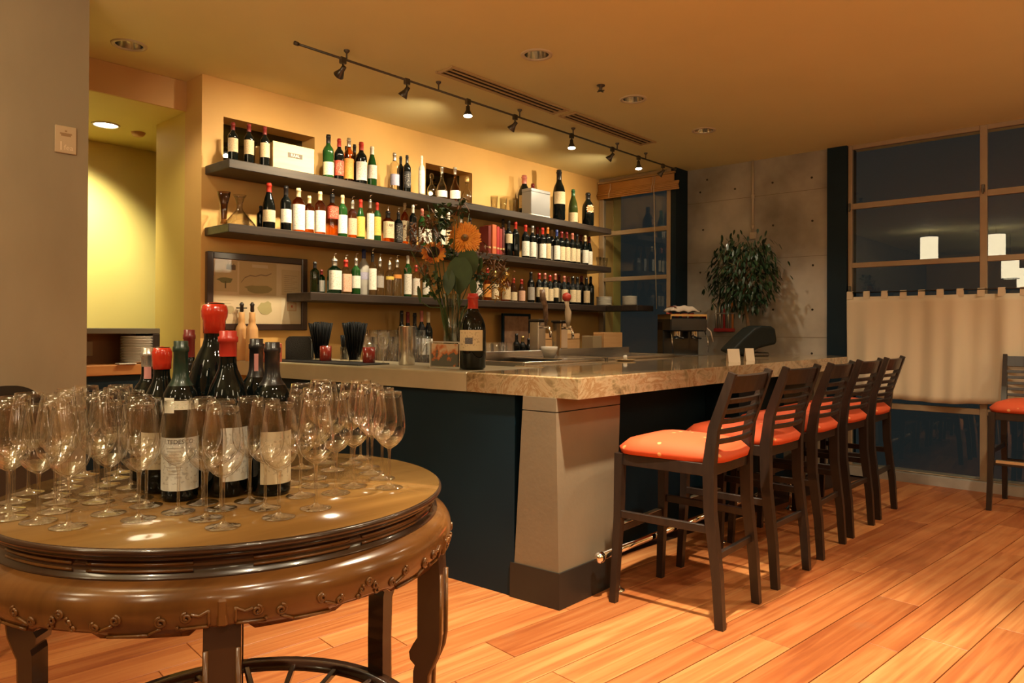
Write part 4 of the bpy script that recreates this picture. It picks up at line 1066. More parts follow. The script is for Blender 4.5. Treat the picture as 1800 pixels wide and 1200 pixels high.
S = [
 (472, 322, 22, 'burg', 'dark', 'red', 'cream', .14, .40, 'broad burgundy-shaped bottle with bright red capsule on the middle shelf', 0),
 (458, 362, 14, 'bord', 'dark', 'black', None, 0, 0, 'dark bottle tucked behind the red-capped burgundy bottle, middle shelf', 0),
 (502, 327, 19, 'bord', 'dark', 'black', 'white', .17, .47, 'dark bottle with large white label left of the whisky bottles, middle shelf', 0),
 (524, 331, 22, 'spir', 'amber', 'cream', 'white', .04, .62, 'first amber spirit bottle with tall white label on the middle shelf', 0),
 (543, 344.5, 17, 'spir', 'amber', 'cream', 'white', .10, .60, 'small amber bottle with white label and cream stopper, middle shelf', 0),
 (562, 337, 19, 'spir', 'amber', 'cream', 'white', .05, .55, 'round amber bottle with broad white label and cream cap, middle shelf', 0),
 (583.5, 337, 20, 'sq', 'amber', 'black', 'red', .38, .66, 'square amber whisky bottle with red label and pourer, middle shelf', 1),
 (601.5, 343, 17, 'spir', 'green', 'cream', 'white', .08, .52, 'green whisky bottle with white label, middle shelf', 0),
 (619, 350, 16, 'spir', 'amber', 'silver', 'pink', .08, .50, 'amber bottle with reddish label and pourer, middle shelf', 1),
 (633.5, 351, 15, 'burg', 'green', 'red', 'yellow', .06, .56, 'green bottle with round red cap and yellow label, middle shelf', 0),
 (650, 347, 13, 'sq', 'clear', 'silver', 'white', .02, .62, 'narrow clear bottle with tall white label and pourer, middle shelf', 1),
 (662.5, 356, 14, 'spir', 'green', 'red', 'yellow', .14, .62, 'red-topped green bottle with pale yellow label, middle shelf', 0),
 (681.5, 368, 20, 'sq', 'amber', 'black', 'cream', .12, .62, 'square reddish tequila bottle with label numbered 1800, middle shelf', 1),
 (700, 370, 14, 'sq', 'dark', 'black', 'black', .04, .60, 'black square bottle with white lettering and pourer, middle shelf', 1),
 (711, 357, 14, 'spir', 'amber', 'cream', 'cream', .10, .58, 'amber bottle with cork-coloured cap beside the flower foliage, middle shelf', 0),
 (725.5, 360, 13, 'spir', 'dark', 'white', 'black', .10, .55, 'dark bottle with white neck band behind the foliage, middle shelf', 0),
 (741.5, 367, 13, 'bord', 'green', 'pink', 'white', .10, .50, 'green bottle with pink top behind the foliage, middle shelf', 0),
 (752, 378, 13, 'spir', 'lgreen', 'green', 'white', .10, .55, 'light green bottle behind the foliage, middle shelf', 0),
 (766, 368, 13, 'spir', 'clear', 'white', 'black', .10, .50, 'white-capped bottle with dark label left of the large sunflower, middle shelf', 0),
 (776.5, 370, 13, 'spir', 'dark', 'white', 'white', .10, .50, 'white-capped dark bottle left of the large sunflower, middle shelf', 0),
 (788, 373, 13, 'spir', 'brown', 'white', 'cream', .10, .50, 'white-capped brown bottle nearest the large sunflower, middle shelf', 0),
 (810, 376, 14, 'spir', 'clear', 'silver', 'white', .10, .50, 'clear bottle with pourer directly behind the large sunflower, middle shelf', 1),
 (826, 383, 14, 'spir', 'amber', 'black', 'cream', .10, .50, 'amber bottle peeping out right behind the large sunflower, middle shelf', 0),
]
for px, yt, wd, shp, gl, cp, lb_, lo, hi, ds, po in S:
    t, x, y, r, h = sb(2, px, yt, wd, ds, shape=shp, glass=gl, cap=cp, lab=lb_, lo=lo, hi=hi, group=T2, pourer=bool(po))
    if '1800' in ds:
        me = text_mesh('1800', .026); fa2 = math.atan2(-y, -x)*.5-PI/4
        me.transform(Matrix.Rotation(fa2+PI/2, 4, 'Z') @ Matrix.Translation((0, -r*1.045, h*.50)) @ Matrix.Rotation(PI/2, 4, 'X')); me.materials.append(ink); inst('lettering', me, t)
# books on the middle shelf
bx = [(853, 5, (.16, .02, .015), 'dark red', .245), (861.5, 8, (.55, .13, .05), 'orange', .262), (868, 5, (.42, .03, .03), 'bright red', .25), (873, 5, (.30, .03, .025), 'crimson', .235), (877.5, 4, (.10, .02, .02), 'maroon', .25)]
for k, (px, wd, cl, nm, hh) in enumerate(bx):
    y = YF+.09; p = on(px, 430, 'y', y); wdt = wd*1.25*upp(p)
    t = thing('book', nm+' upright book right of the large sunflower on the middle shelf', 'book', (p.x, y, SZ[2]+.0003), group='books on the middle shelf')
    cvr = mat('book_'+nm.replace(' ', '_'), cl, .5)
    MB().box(-wdt/2, wdt/2, -.055, -.052, 0, hh, ch=.001).build('spine', cvr, t)
    for s in (-1, 1): MB().box(s*wdt/2-.0015, s*wdt/2+.0015, -.052, .055, 0, hh).build('cover', cvr, t)
    MB().box(-wdt/2+.002, wdt/2-.002, -.05, .05, .003, hh-.003).build('pages', white_m, t)
    MB().box(-wdt/2*.8, wdt/2*.8, -.0556, -.055, hh*.2, hh*.26).build('spine_band', mat('gilt', (.6, .45, .2), .4), t)
    PLACED[2].append((p.x, y-.05, wdt/2)); PLACED[2].append((p.x, y+.05, wdt/2))
# middle wine row
W = [(884, 385, 13, 'black', 'cream'), (894, 388, 13, 'black', 'cream'), (906, 390, 14, 'red', None), (923.5, 395.5, 14, 'red', 'white'), (936, 397, 13, 'silver', 'white'), (944.5, 399, 13, 'red', 'white'), (953.5, 400.5, 13, 'red', 'white'), (962.5, 399, 12, 'orange', 'tan'),
     (970, 404, 12, 'cream', 'white'), (978.5, 404, 12, 'blue', 'white'), (987, 407, 13, 'maroon', 'cream'), (996, 408, 13, 'maroon', 'cream'), (1006, 410, 13, 'pink', 'cream'), (1014, 412, 12, 'black', 'cream'), (1021, 413, 12, 'maroon', 'white'), (1028.5, 414, 12, 'cream', 'white'), (1035.5, 416, 12, 'maroon', 'white')]
for k, (px, yt, wd, cp, lb_) in enumerate(W):
    sb(2, px, yt, wd, '%s-capped dark wine bottle%s, %s from left in the middle shelf wine row' % (cp, (' with '+lb_+' label') if lb_ else '', ORD[k]), cap=cp, lab=lb_, lo=.06 if k > 2 else .36, hi=.50 if k > 2 else .62, group=T2, shape='burg' if k > 13 else 'bord')
for k, px in enumerate((1052, 1058, 1064)):
    x, y, r = spot_on(2, px, 7); simple_glass('shot_glass', '%s of three small glasses at the right end of the middle shelf' % ['leftmost', 'middle', 'rightmost'][k], (min(x, 6.36+.02*k), y, SZ[2]+.0003), .018, .026, .10, 'small glasses on the middle shelf')
# lowest shelf
S = [
 (553.5, 460, 15, 'sq', 'dteal', 'black', None, 0, 0, 'deep green square gin bottle at the left end of the lowest shelf', 0),
 (565, 474, 12, 'sq', 'dteal', 'maroon', 'grey', .08, .55, 'deep green bottle with grey label, second on the lowest shelf', 0),
 (588, 451, 23, 'sq', 'teal', 'silver', 'white', .10, .62, 'pale turquoise square gin bottle with white label, lowest shelf', 1),
 (608, 453, 19, 'sq', 'clear', 'red', 'pink', .06, .55, 'gin bottle with pink label and red collar, lowest shelf', 1),
 (626, 450, 16, 'spir', 'green', 'silver', 'white', .16, .48, 'green bottle with square white label and pourer, lowest shelf', 1),
 (639.5, 437, 18, 'bord', 'frost', 'blue', 'lav', .34, .50, 'tall frosted vodka bottle with blue neck, lowest shelf', 0),
 (655, 441, 14, 'spir', 'clear', 'black', 'white', .12, .60, 'clear bottle with tall white label and dark pourer, lowest shelf', 1),
 (668, 451, 14, 'spir', 'clear', 'silver', 'grey', .20, .50, 'clear bottle with grey marks right of the tall white label, lowest shelf', 1),
 (685, 458, 15, 'spir', 'clear', 'silver', 'yellow', .46, .55, 'clear flavoured vodka bottle with yellow band, lowest shelf', 1),
 (698, 453, 16, 'spir', 'clear', 'silver', 'orange', .46, .56, 'clear flavoured vodka bottle with orange band, lowest shelf', 1),
 (717, 449, 14, 'spir', 'green', 'white', 'white', .06, .55, 'green and white rum bottle left of the flower foliage, lowest shelf', 0),
 (731.5, 466, 14, 'spir', 'clear', 'red', 'whitered', .06, .58, 'rum bottle with red emblem left of the flower foliage, lowest shelf', 0),
 (749, 470, 13, 'spir', 'lgreen', 'green', 'white', .10, .50, 'light green bottle behind the flower stems, lowest shelf', 0),
 (842, 458, 13, 'burg', 'brown', 'silver', 'whitered', .10, .48, 'bottle with red and white label just right of the leaves, lowest shelf', 0),
 (857, 471, 14, 'burg', 'amber', 'red', 'orange', .10, .50, 'red-capped amber bottle with orange label, lowest shelf', 0),
 (870, 476, 13, 'sq', 'pale', 'gold', 'cream', .06, .55, 'pale liqueur bottle with cream label, lowest shelf', 0),
 (889, 480, 16, 'sq', 'amber', 'gold', 'tan', .06, .52, 'broad amber liqueur bottle with tan label, lowest shelf', 0),
 (902.5, 489, 14, 'burg', 'brown', 'red', 'cream', .05, .40, 'red-necked liqueur bottle with cream label, lowest shelf', 0),
 (917, 491, 13, 'burg', 'brown', 'red', 'pink', .05, .50, 'red-necked liqueur bottle with pink label, lowest shelf', 0),
 (933.5, 478, 13, 'bord', 'dark', 'black', 'grey', .08, .50, 'dark bottle with grey label left of the wine row, lowest shelf', 0),
]
for px, yt, wd, shp, gl, cp, lb_, lo, hi, ds, po in S:
    sb(3, px, yt, wd, ds, shape=shp, glass=gl, cap=cp, lab=lb_, lo=lo, hi=hi, group=T3, pourer=bool(po))
W = [(948, 480, 'red'), (958, 480, 'pink'), (967, 484, 'red'), (976, 481, 'pink'), (983, 483, 'maroon'), (992, 485, 'pink'), (999, 486, 'pink'), (1007, 486, 'black'), (1015, 487, 'black'), (1022.5, 485, 'maroon'), (1031, 488, 'black'), (1038.5, 486, 'black')]
for k, (px, yt, cp) in enumerate(W):
    sb(3, px, yt, 12.5, '%s-capped dark wine bottle, %s from left in the lowest shelf wine row' % (cp, ORD[k]), cap=cp, lab='cream' if k < 9 else ('tan' if k == 10 else None), lo=.08 if k % 3 else .2, hi=.52, group=T3)
# plates on the right end of the lowest shelf
plate_me = MB().lathe([(0, .004), (.062, .004), (.068, .006), (.098, .016), (.100, .018), (.098, .019), (.066, .009), (0, .007)], 36).mesh('plate')
plate_me.materials.append(white_m)
def stack(cx, cy_, z, n, lbl, group, sc=1.0, dz=.0095):
    for k in range(n):
        o = inst('plate', plate_me, None, (cx, cy_, z+k*dz)); o.scale = (sc, sc, 1)
        tag(o, 'white plate, %s from the bottom of the %s' % (ORD[k], lbl), 'plate', group)
p = on(1068, 535, 'y', YF+.11); stack(min(p.x, 6.50)-.03, YF+.12, SZ[3]+.0003-.0035, 10, 'left plate stack on the lowest shelf', 'plates on the lowest shelf', .86)
p = on(1098, 535, 'y', YF-.18)
tag(MB().box(6.33, 6.645, 3.99, YF-.002, SZ[3]-.058, SZ[3], ch=.004).build('return_shelf', shelf_m), 'short dark shelf turning the corner along the small window', 'shelf')
stack(6.515, 4.20, SZ[3]+.0003-.0035, 10, 'right plate stack beside the small window', 'plates beside the small window', .80)
# ================================================================ THINGS ON THE BAR
pw_ = mat('turned_pale_wood', (.60, .33, .13), .35, col2=(.66, .38, .16), scale=3, stretch=(6, 6, 1), coat=.3)
for k, (px, y, hh, lb_) in enumerate(((424.5, 4.645, .44, 'nearer tall pale wooden pepper mill with a dark crank handle'), (443, 4.53, .44, 'farther tall pale wooden pepper mill with a dark knob'))):
    x = on(px, 600, 'y', y).x; z = ZT-.003+.0003
    ht = ztop(px, 531, (x, y))-z
    t = thing('pepper_mill', lb_, 'pepper mill', (x, y, z), group='pepper mills on the bar return')
    MB().lathe([(0, 0), (.040, 0), (.043, .006), (.041, ht*.30), (.039, ht*.52), (.036, ht*.56), (.024, ht*.62), (.021, ht*.66), (.023, ht*.69), (.019, ht*.74), (.020, ht*.82), (.016, ht*.83), (0, ht*.83)], 24).build('mill_body', pw_, t)
    MB().lathe([(.009, ht*.83), (.013, ht*.85), (.012, ht*.93), (.016, ht*.96), (.006, ht), (0, ht)], 16).build('knob', esp, t)
    if k == 0: MB().bar((-.030, .018, ht*.90), (.030, -.018, ht*.90), .007, .008, ch=.001).build('crank', esp, t)
ZB = ZT-.003+.0004
mat_rub = mat('black_rubber', (.012, .013, .013), .55, bump=.4, bscale=160)
def bary(px, py): return on(px, py, 'z', ZB)
# rubber mat along the return
tag(slab([(2.56, 3.52), (2.80, 3.53), (2.74, 4.50), (2.485, 4.48)], ZB, ZB+.008, .002).build('bar_mat', mat_rub), 'black rubber bar mat along the metal counter', 'bar mat')
def at_bar(px, y): return on(px, 620, 'y', y).x
ZM = ZB+.0085
# napkin caddy
x, y = at_bar(527, 4.36), 4.36
t = thing('napkin_caddy', 'rounded black napkin caddy on the bar mat', 'napkin holder', (x, y, ZM), R_(-42))
poly = [(-.085, 0), (.085, 0), (.085, .12), (.078, .142), (.06, .155), (-.06, .155), (-.078, .142), (-.085, .12)]
MB().prism(poly, -.05, -.038).build('front_panel', mat_rub, t); MB().prism(poly, .038, .05).build('back_panel', mat_rub, t)
MB().box(-.084, .084, -.038, .038, 0, .012).build('floor_panel', mat_rub, t); MB().box(-.075, .075, -.034, .034, .012, .135, ch=.002).build('napkins', white_m, t)
# straw holders
stw = mat('black_straw', (.003, .004, .005), .5, spec=.2)
for k, (px, y, lb_) in enumerate(((563, 4.20, 'left glass crammed with a fan of black straws'), (623, 3.86, 'right glass crammed with a fan of black straws'))):
    x = at_bar(px, y); t = thing('straw_glass', lb_, 'straw holder', (x, y, ZM), group='straw glasses on the bar mat')
    MB().lathe([(0, 0), (.036, 0), (.040, .10), (.0385, .10), (.034, .008), (0, .008)], 22).build('glass', G['clear'], t)
    mb = MB(); rnd = random.Random(k)
    for q in range(95):
        rr = math.sqrt((q+.5)/95); a = q*2.39996
        b = (.030*rr*math.cos(a), .030*rr*math.sin(a), .010); e_ = (.078*rr*math.cos(a), .078*rr*math.sin(a), .250+rnd.uniform(-.008, .008)-.012*rr)
        mb.tube([b, e_], .0048, 5)
    stuff(mb.build('straws', stw, t))
x = at_bar(606, 4.02)
t = thing('pick_glass', 'small glass of black stir sticks between the two straw glasses', 'straw holder', (x, 4.02, ZM))
MB().lathe([(0, 0), (.028, 0), (.030, .09), (.0287, .09), (.026, .006), (0, .006)], 18).build('glass', G['clear'], t)
mb = MB(); rnd = random.Random(5)
for q in range(20):
    a = rnd.random()*2*PI; rr = math.sqrt(rnd.random()); mb.tube([(.018*rr*math.cos(a), .018*rr*math.sin(a), .008), (.034*rr*math.cos(a), .034*rr*math.sin(a), .165)], .004, 6)
stuff(mb.build('stir_sticks', stw, t))
# red jars
for k, (px, y, lb_) in enumerate(((577, 4.07, 'left small red glass candle jar on the bar mat'), (653, 3.66, 'right small red glass candle jar on the bar mat'))):
    x = at_bar(px, y)-.02; t = thing('candle_jar', lb_, 'candle holder', (x, y, ZM), group='red candle jars')
    MB().lathe([(0, 0), (.036, 0), (.038, .004), (.038, .095), (.035, .095), (.035, .01), (0, .01)], 22).build('jar', mat('red_jar_glass', (.22, .022, .014), .15, coat=.5), t)
    MB().lathe([(0, .06), (.034, .06), (.034, .012)], 18).build('wax', mat('candle_wax', (.45, .06, .035), .5), t)
# steel pitcher
x, y = at_bar(715, 3.42), 3.42; zt_ = ztop(715, 573, (x, y))
t = thing('steel_shaker', 'tall polished steel shaker beside the flower vase', 'shaker', (x, y, ZB)); hp = zt_-ZB
MB().lathe([(0, 0), (.046, 0), (.049, .005), (.048, hp*.5), (.050, hp-.004), (.052, hp), (.048, hp), (.046, .01), (0, .01)], 28).build('shaker_body', steel, t)
# stemmed glass beside the pitcher
x, y = at_bar(690, 3.50)-.03, 3.55
t = thing('water_goblet', 'single stemmed glass standing left of the steel shaker', 'glass', (x, y, ZB))
gp = [(.004, .09), (.020, .10), (.034, .12), (.038, .15), (.036, .20)]
MB().lathe(gp+[(r-.0013, z) for r, z in gp[::-1]][:-1]+[(0, .097)], 22).build('bowl', wg, t); MB().lathe([(0, 0), (.034, 0), (.035, .002), (.010, .007), (.004, .015), (.004, .092)], 22).build('stem', sg_, t)
# magnum on the bar
q = on(830, 647, 'z', ZB); q = Vector((2.79, 2.80, ZB)); u = upp(q+Vector((0, 0, .2)))
zt_ = ztop(830, 516, q)
mg, = [bottle('dark magnum with red capsule and cream label alone on the bar', q, zt_-ZB, 46*u/2, shape='bulb', cap='red', cap_lo=.80, lab='cream', lo=.25, hi=.52, half=62, face=math.atan2(-q.y, -q.x)-.25, seg=32, lines=5)]
label_patch(46*u/2+.0018, (zt_-ZB)*.34, (zt_-ZB)*.42, math.atan2(-q.y, -q.x)-.30, R_(17), print_mat((.10, .10, .12), (.35, .32, .3), 3, 3), mg, 'label_picture')
# acrylic photo stand
a_, b_ = on(749, 645, 'z', ZB), on(807, 648, 'z', ZB); a_ = Vector((2.735, 3.08, ZB)); b_ = Vector((2.755, 2.86, ZB))
mid = (a_+b_)/2; ang = math.atan2((b_-a_).y, (b_-a_).x); L = (b_-a_).length/2; hs = ztop(778, 600, mid)-ZB
t = thing('photo_stand', 'clear acrylic stand holding a photo of orange flowers', 'photo stand', mid, ang)
MB().box(-L, L, -.004, .004, 0, hs, ch=.001).build('acrylic_sheet', thin_glass('acrylic', (.95, .95, .93), (.6, .6, .56), .05), t)
MB().box(-L, L, -.03, .03, 0, .004, ch=.001).build('foot', MATS['acrylic'], t)
edge_m = mat('acrylic_edge', (.62, .58, .50), .3)
for z in (.003, hs-.003): MB().box(-L, L, -.006, .006, z-.003, z+.003).build('edge_strip', edge_m, t)
for s_ in (-1, 1): MB().box(s_*L-.003, s_*L+.003, -.006, .006, .006, hs-.006).build('edge_strip', edge_m, t)
def photo_mat():
    m, tt, o = nt('flower_photo'); b = N(tt, 'ShaderNodeBsdfPrincipled'); tt.links.new(b.outputs[0], o.inputs[0]); b.inputs['Roughness'].default_value = .3
    tc = N(tt, 'ShaderNodeTexCoord'); nz = N(tt, 'ShaderNodeTexNoise'); nz.inputs['Scale'].default_value = 22; nz.inputs['Detail'].default_value = 3; tt.links.new(tc.outputs['Object'], nz.inputs['Vector'])
    sx = N(tt, 'ShaderNodeSeparateXYZ'); tt.links.new(tc.outputs['Object'], sx.inputs[0])
    ma = N(tt, 'ShaderNodeMath', operation='MULTIPLY_ADD'); ma.inputs[1].default_value = 2.6; ma.inputs[2].default_value = -.16; tt.links.new(sx.outputs[2], ma.inputs[0])
    ad = N(tt, 'ShaderNodeMath', operation='ADD'); tt.links.new(ma.outputs[0], ad.inputs[0]); tt.links.new(nz.outputs[0], ad.inputs[1])
    cr = N(tt, 'ShaderNodeValToRGB'); e = cr.color_ramp.elements; e[0].position = .50; e[0].color = (.11, .11, .09, 1); e[1].position = .72; e[1].color = (.62, .46, .30, 1); k = e.new(.57); k.color = (.55, .15, .04, 1)
    tt.links.new(ad.outputs[0], cr.inputs[0]); tt.links.new(cr.outputs[0], b.inputs['Base Color']); return m
MB().box(-L+.012, L-.012, .0045, .0055, .012, hs-.012).build('photo', photo_mat(), t)
MB().box(-L+.012, L-.012, -.0055, -.0045, .012, hs-.012).build('photo', MATS.get('flower_photo') or bpy.data.materials['flower_photo'], t)
# ---------------------------------------------------------------- vase with sunflowers
vx, vy = 2.93, 3.12
VT = ztop(781, 516, (vx, vy))
fl = thing('flower_vase', 'tall clear cylinder glass vase on the bar corner', 'vase', (vx, vy, ZB))
hv = VT-ZB
vr = 27*upp(Vector((vx, vy, 1.2)))/2
MB().lathe([(0, 0), (vr, 0), (vr, hv), (vr-.003, hv), (vr-.003, .015), (0, .015)], 28).build('vase_body', thin_glass('vase_glass', (.84, .86, .80), (.40, .42, .34), .08), fl)
MB().lathe([(0, .016), (vr-.004, .016), (vr-.004, hv*.45), (0, hv*.45)], 24).build('water', thin_glass('vase_water', (.80, .84, .72), (.5, .55, .42), .05), fl)
stem_m = mat('green_stem', (.05, .09, .02), .5); leaf_m = mat('flower_leaf', (.022, .058, .014), .5, col2=(.038, .085, .02), scale=12)
rust = mat('rust_filler', (.13, .055, .018), .7, col2=(.20, .09, .03), scale=20); pet = mat('sunflower_petal', (.95, .42, .05), .55, col2=(.70, .22, .025), scale=60, contrast=(.45, .75)); pet2 = mat('small_sunflower_petal', (.90, .40, .05), .55, col2=(.50, .10, .02), scale=22)
def leaf(mb, p, d, L, wd, droop=.3, n=5):
    p, d = Vector(p), Vector(d).normalized(); s = d.cross(Vector((0, 0, 1)));
    s = s.normalized() if s.length > .05 else Vector((1, 0, 0)); vs = []; fs = []
    for i in range(n+1):
        t_ = i/n; c = p+d*L*t_+Vector((0, 0, -droop*L*t_*t_)); wv = wd*math.sin(PI*min(1, .08+t_*.92))**.8/2
        vs += [tuple(c-s*wv+Vector((0, 0, wv*.25))), tuple(c), tuple(c+s*wv+Vector((0, 0, wv*.25)))]
    for i in range(n):
        fs += [(i*3, i*3+1, i*3+4, i*3+3), (i*3+1, i*3+2, i*3+5, i*3+4)]
    mb.add(vs, fs, True)
def world_at(px, py, y): return on(px, py, 'y', y)
def flower(label, px, py, y, rpx, petals, pm_, cm_list, nd, stem_from, group):
    c = world_at(px, py, y); r = rpx*upp(c); t = thing('sunflower', label, 'flower', c, group=group)
    M = Vector(nd).normalized().to_track_quat('Z', 'Y').to_matrix().to_4x4()
    mb = MB(); rnd = random.Random(px)
    for ring, (n, r0, r1, tilt) in enumerate(petals):
        for k in range(n):
            a = 2*PI*(k+.5*ring+rnd.uniform(-.2, .2))/n; R1 = r*r1*rnd.uniform(.92, 1.05); R0 = r*r0
            w_ = 2*PI*R1/n*.62
            ca, sa = math.cos(a), math.sin(a)
            def P(rr, s_, z): return M @ Vector((rr*ca-s_*sa, rr*sa+s_*ca, z))
            zz = r*tilt
            mb.add([P(R0, -w_*.3, 0), P(R0, w_*.3, 0), P((R0+R1)/2, -w_*.55, zz*.5+.002), P((R0+R1)/2, 0, zz*.5-.002), P((R0+R1)/2, w_*.55, zz*.5+.002), P(R1*.93, -w_*.42, zz), P(R1, 0, zz), P(R1*.93, w_*.42, zz)], [(0, 1, 3), (0, 3, 2), (1, 4, 3), (2, 3, 6, 5), (3, 4, 7, 6)], True)
    stuff(mb.build('petals', pm_, t))
    for nm, rr, z, m in cm_list:
        MB().lathe([(0, r*z), (r*rr*.6, r*z*.9), (r*rr*.9, r*z*.5), (r*rr, -.002), (0, -.006)], 28, M).build(nm, m, t)
    s0 = Vector(stem_from)-c
    back = -Vector(nd).normalized()
    MB().tube([back*.01, back*.04+Vector((0, 0, -.02)), (back*.05+s0)*.5+Vector((0, 0, -.02)), s0*.75+back*.02, s0], .006, 8).build('stem', stem_m, t)
    return t
base = (vx, vy, ZB+.06)
tocam = Vector((-.66, -.73, .12))
cen = mat('sunflower_centre', (.16, .075, .018), .8, col2=(.26, .12, .03), scale=120); cen2 = mat('sunflower_heart', (.10, .10, .03), .8); cen3 = mat('dark_flower_centre', (.02, .012, .01), .8)
flower('large fluffy orange sunflower facing the room, highest in the vase', 817, 418, 3.06, 31, [(40, .30, 1.0, -.10), (40, .26, .94, .0), (36, .22, .84, .06), (32, .18, .72, .10), (26, .14, .58, .13)], pet, [('flower_centre', .22, .18, cen), ('flower_heart', .10, .21, cen2)], tocam, (vx+.01, vy-.015, ZB+.05), 'sunflowers in the vase')
flower('smaller dark-centred sunflower at the left of the vase bouquet', 762, 443, 3.12, 23, [(17, .42, 1.0, -.02), (15, .42, .88, .06)], pet2, [('flower_centre', .50, .12, cen3)], (-.70, -.60, .32), (vx-.012, vy+.01, ZB+.05), 'sunflowers in the vase')
gr = thing('greenery', 'leafy green stems and rust-coloured filler arranged in the vase', 'foliage', base)
B = Vector(base)
mb = MB(); rnd = random.Random(11)
for px, py, L_, w_, yy in ((808, 490, .22, .15, 3.02), (800, 520, .20, .13, 3.02), (822, 470, .20, .13, 3.04), (790, 500, .15, .08, 3.06), (832, 508, .10, .06, 3.0), (748, 480, .09, .04, 3.1), (845, 470, .10, .05, 3.0), (735, 520, .10, .03, 3.1)):
    tip = world_at(px, py, yy)-B; s0 = Vector((0, 0, .12))
    d = Vector((rnd.uniform(-.4, .2), rnd.uniform(-.4, .1), -.8)) if py > 465 else Vector((.2, -.2, .9))
    leaf(mb, tip+Vector((0, 0, L_*.55)), (d.x*.5, d.y*.5, -1), L_, w_, .0, 6)
stuff(mb.build('leaves', leaf_m, gr))
mb = MB()
for px, py in ((808, 350), (825, 375), (770, 380), (748, 400), (722, 440), (735, 470), (845, 450), (880, 455), (895, 470), (870, 500), (752, 360), (800, 385), (740, 530)):
    tip = world_at(px, py, 3.08)-B
    mb.tube([(rnd.uniform(-.02, .02), rnd.uniform(-.02, .02), .0), (tip.x*.25, tip.y*.25, .28), tip*.75+Vector((0, 0, .05)), tip], [.004, .0035, .003, .002], 6)
mb.build('stems', stem_m, gr)
mb = MB()
for cx, cy_, n, sx_, sy_ in ((735, 415, 120, 24, 36), (868, 462, 120, 28, 24), (752, 395, 60, 14, 22), (880, 490, 60, 14, 18), (808, 362, 30, 8, 16), (745, 475, 40, 16, 22), (840, 440, 30, 16, 14)):
    for k in range(n):
        p = world_at(rnd.gauss(cx, sx_*.5), rnd.gauss(cy_, sy_*.5), 3.08+rnd.uniform(-.06, .06))-B
        leaf(mb, p, (rnd.uniform(-1, 1), rnd.uniform(-1, 1), rnd.uniform(-.6, .8)), rnd.uniform(.035, .065), rnd.uniform(.007, .016), .3, 3)
stuff(mb.build('filler_sprigs', rust, gr))
mb = MB()
for cx, cy_, n, sx_, sy_ in ((775, 390, 70, 14, 34), (850, 490, 30, 18, 18), (760, 500, 40, 18, 26), (812, 365, 26, 9, 14), (790, 445, 40, 20, 20)):
    for k in range(n):
        p = world_at(rnd.gauss(cx, sx_*.5), rnd.gauss(cy_, sy_*.5), 3.12+rnd.uniform(-.05, .05))-B
        leaf(mb, p, (rnd.uniform(-1, 1), rnd.uniform(-1, 1), rnd.uniform(-.3, 1)), rnd.uniform(.04, .08), rnd.uniform(.016, .034), .3, 3)
stuff(mb.build('small_leaves', leaf_m, gr))
gd = mat('goldenrod', (.60, .30, .03), .7, col2=(.68, .38, .05), scale=30); mb = MB()
for k in range(70):
    f_ = rnd.random(); p = world_at(893-f_*20+rnd.gauss(0, 2+4*math.sin(PI*f_)), 480+f_*45+rnd.gauss(0, 3), 3.04+rnd.uniform(-.03, .03))-B
    leaf(mb, p, (rnd.uniform(-1, 1), rnd.uniform(-1, 1), rnd.uniform(-1, .5)), .026, .012, .2, 2)
stuff(mb.build('golden_plume', gd, gr))

# ---------------------------------------------------------------- beer taps, tray items
def tap(label, px, pytop, pybox, y, kind):
    x = on(px, 600, 'y', y).x; t = thing('beer_tap', label, 'beer tap', (x, y, .95), group='beer tap towers')
    zb_ = ztop(px, pybox, (x, y))-.95; zt2 = ztop(px, pytop, (x, y))-.95
    MB().box(-.045, .045, -.045, .045, 0, zb_, ch=.006).build('tower', chrome if kind else steel, t)
    MB().box(-.05, .07, -.05, .05, zb_, zb_+.018, ch=.004).build('tower_cap', dk_metal, t)
    MB().tube([(0, -.045, zb_-.04), (0, -.11, zb_-.045), (0, -.125, zb_-.07), (0, -.128, zb_-.12)], .011, 10).build('spout', chrome, t)
    if kind == 0:
        MB().tube([(0, -.08, zb_-.03), (.0, -.08, zb_+.04), (-.015, -.085, zt2*.5+zb_*.5), (-.045, -.085, zt2-.06), (-.05, -.085, zt2)], [.010, .018, .020, .024, .020], 12).build('handle', mat('dark_tap_handle', (.09, .045, .025), .35, col2=(.25, .15, .09), scale=30), t)
    else:
        hd = MB().tube([(0, -.08, zb_-.03), (0, -.08, zb_+.02), (0, -.08, zb_+.08), (-.012, -.08, zt2-.10), (-.018, -.08, zt2-.06)], [.012, .022, .027, .014, .020], 14).build('handle', mat('pale_tap_handle', (.52, .40, .26), .4), t)
        MB().lathe([(.036*math.sin(PI*k/10), -.036*math.cos(PI*k/10)) for k in range(11)], 16, Matrix.Translation((-.018, -.08, zt2-.03))).build('handle_ball', mat('red_enamel', (.48, .04, .025), .25, coat=.4), hd)
tap('left beer tap tower with a dark twisted handle', 945, 510, 565, 3.55, 0)
tap('right beer tap tower with pale handle and red ball top', 984, 516, 567, 3.50, 1)
# little bowl by the taps
p = on(962, 618, 'y', 3.05)
t = thing('ceramic_bowl', 'plain pale bowl beside the left beer tap', 'bowl', (max(3.82, min(p.x, 4.1)), 3.10, 1.0945))
MB().lathe([(0, 0), (.035, 0), (.055, .05), (.058, .075), (.055, .075), (.05, .05), (.03, .006), (0, .006)], 24).build('bowl_body', white_m, t)
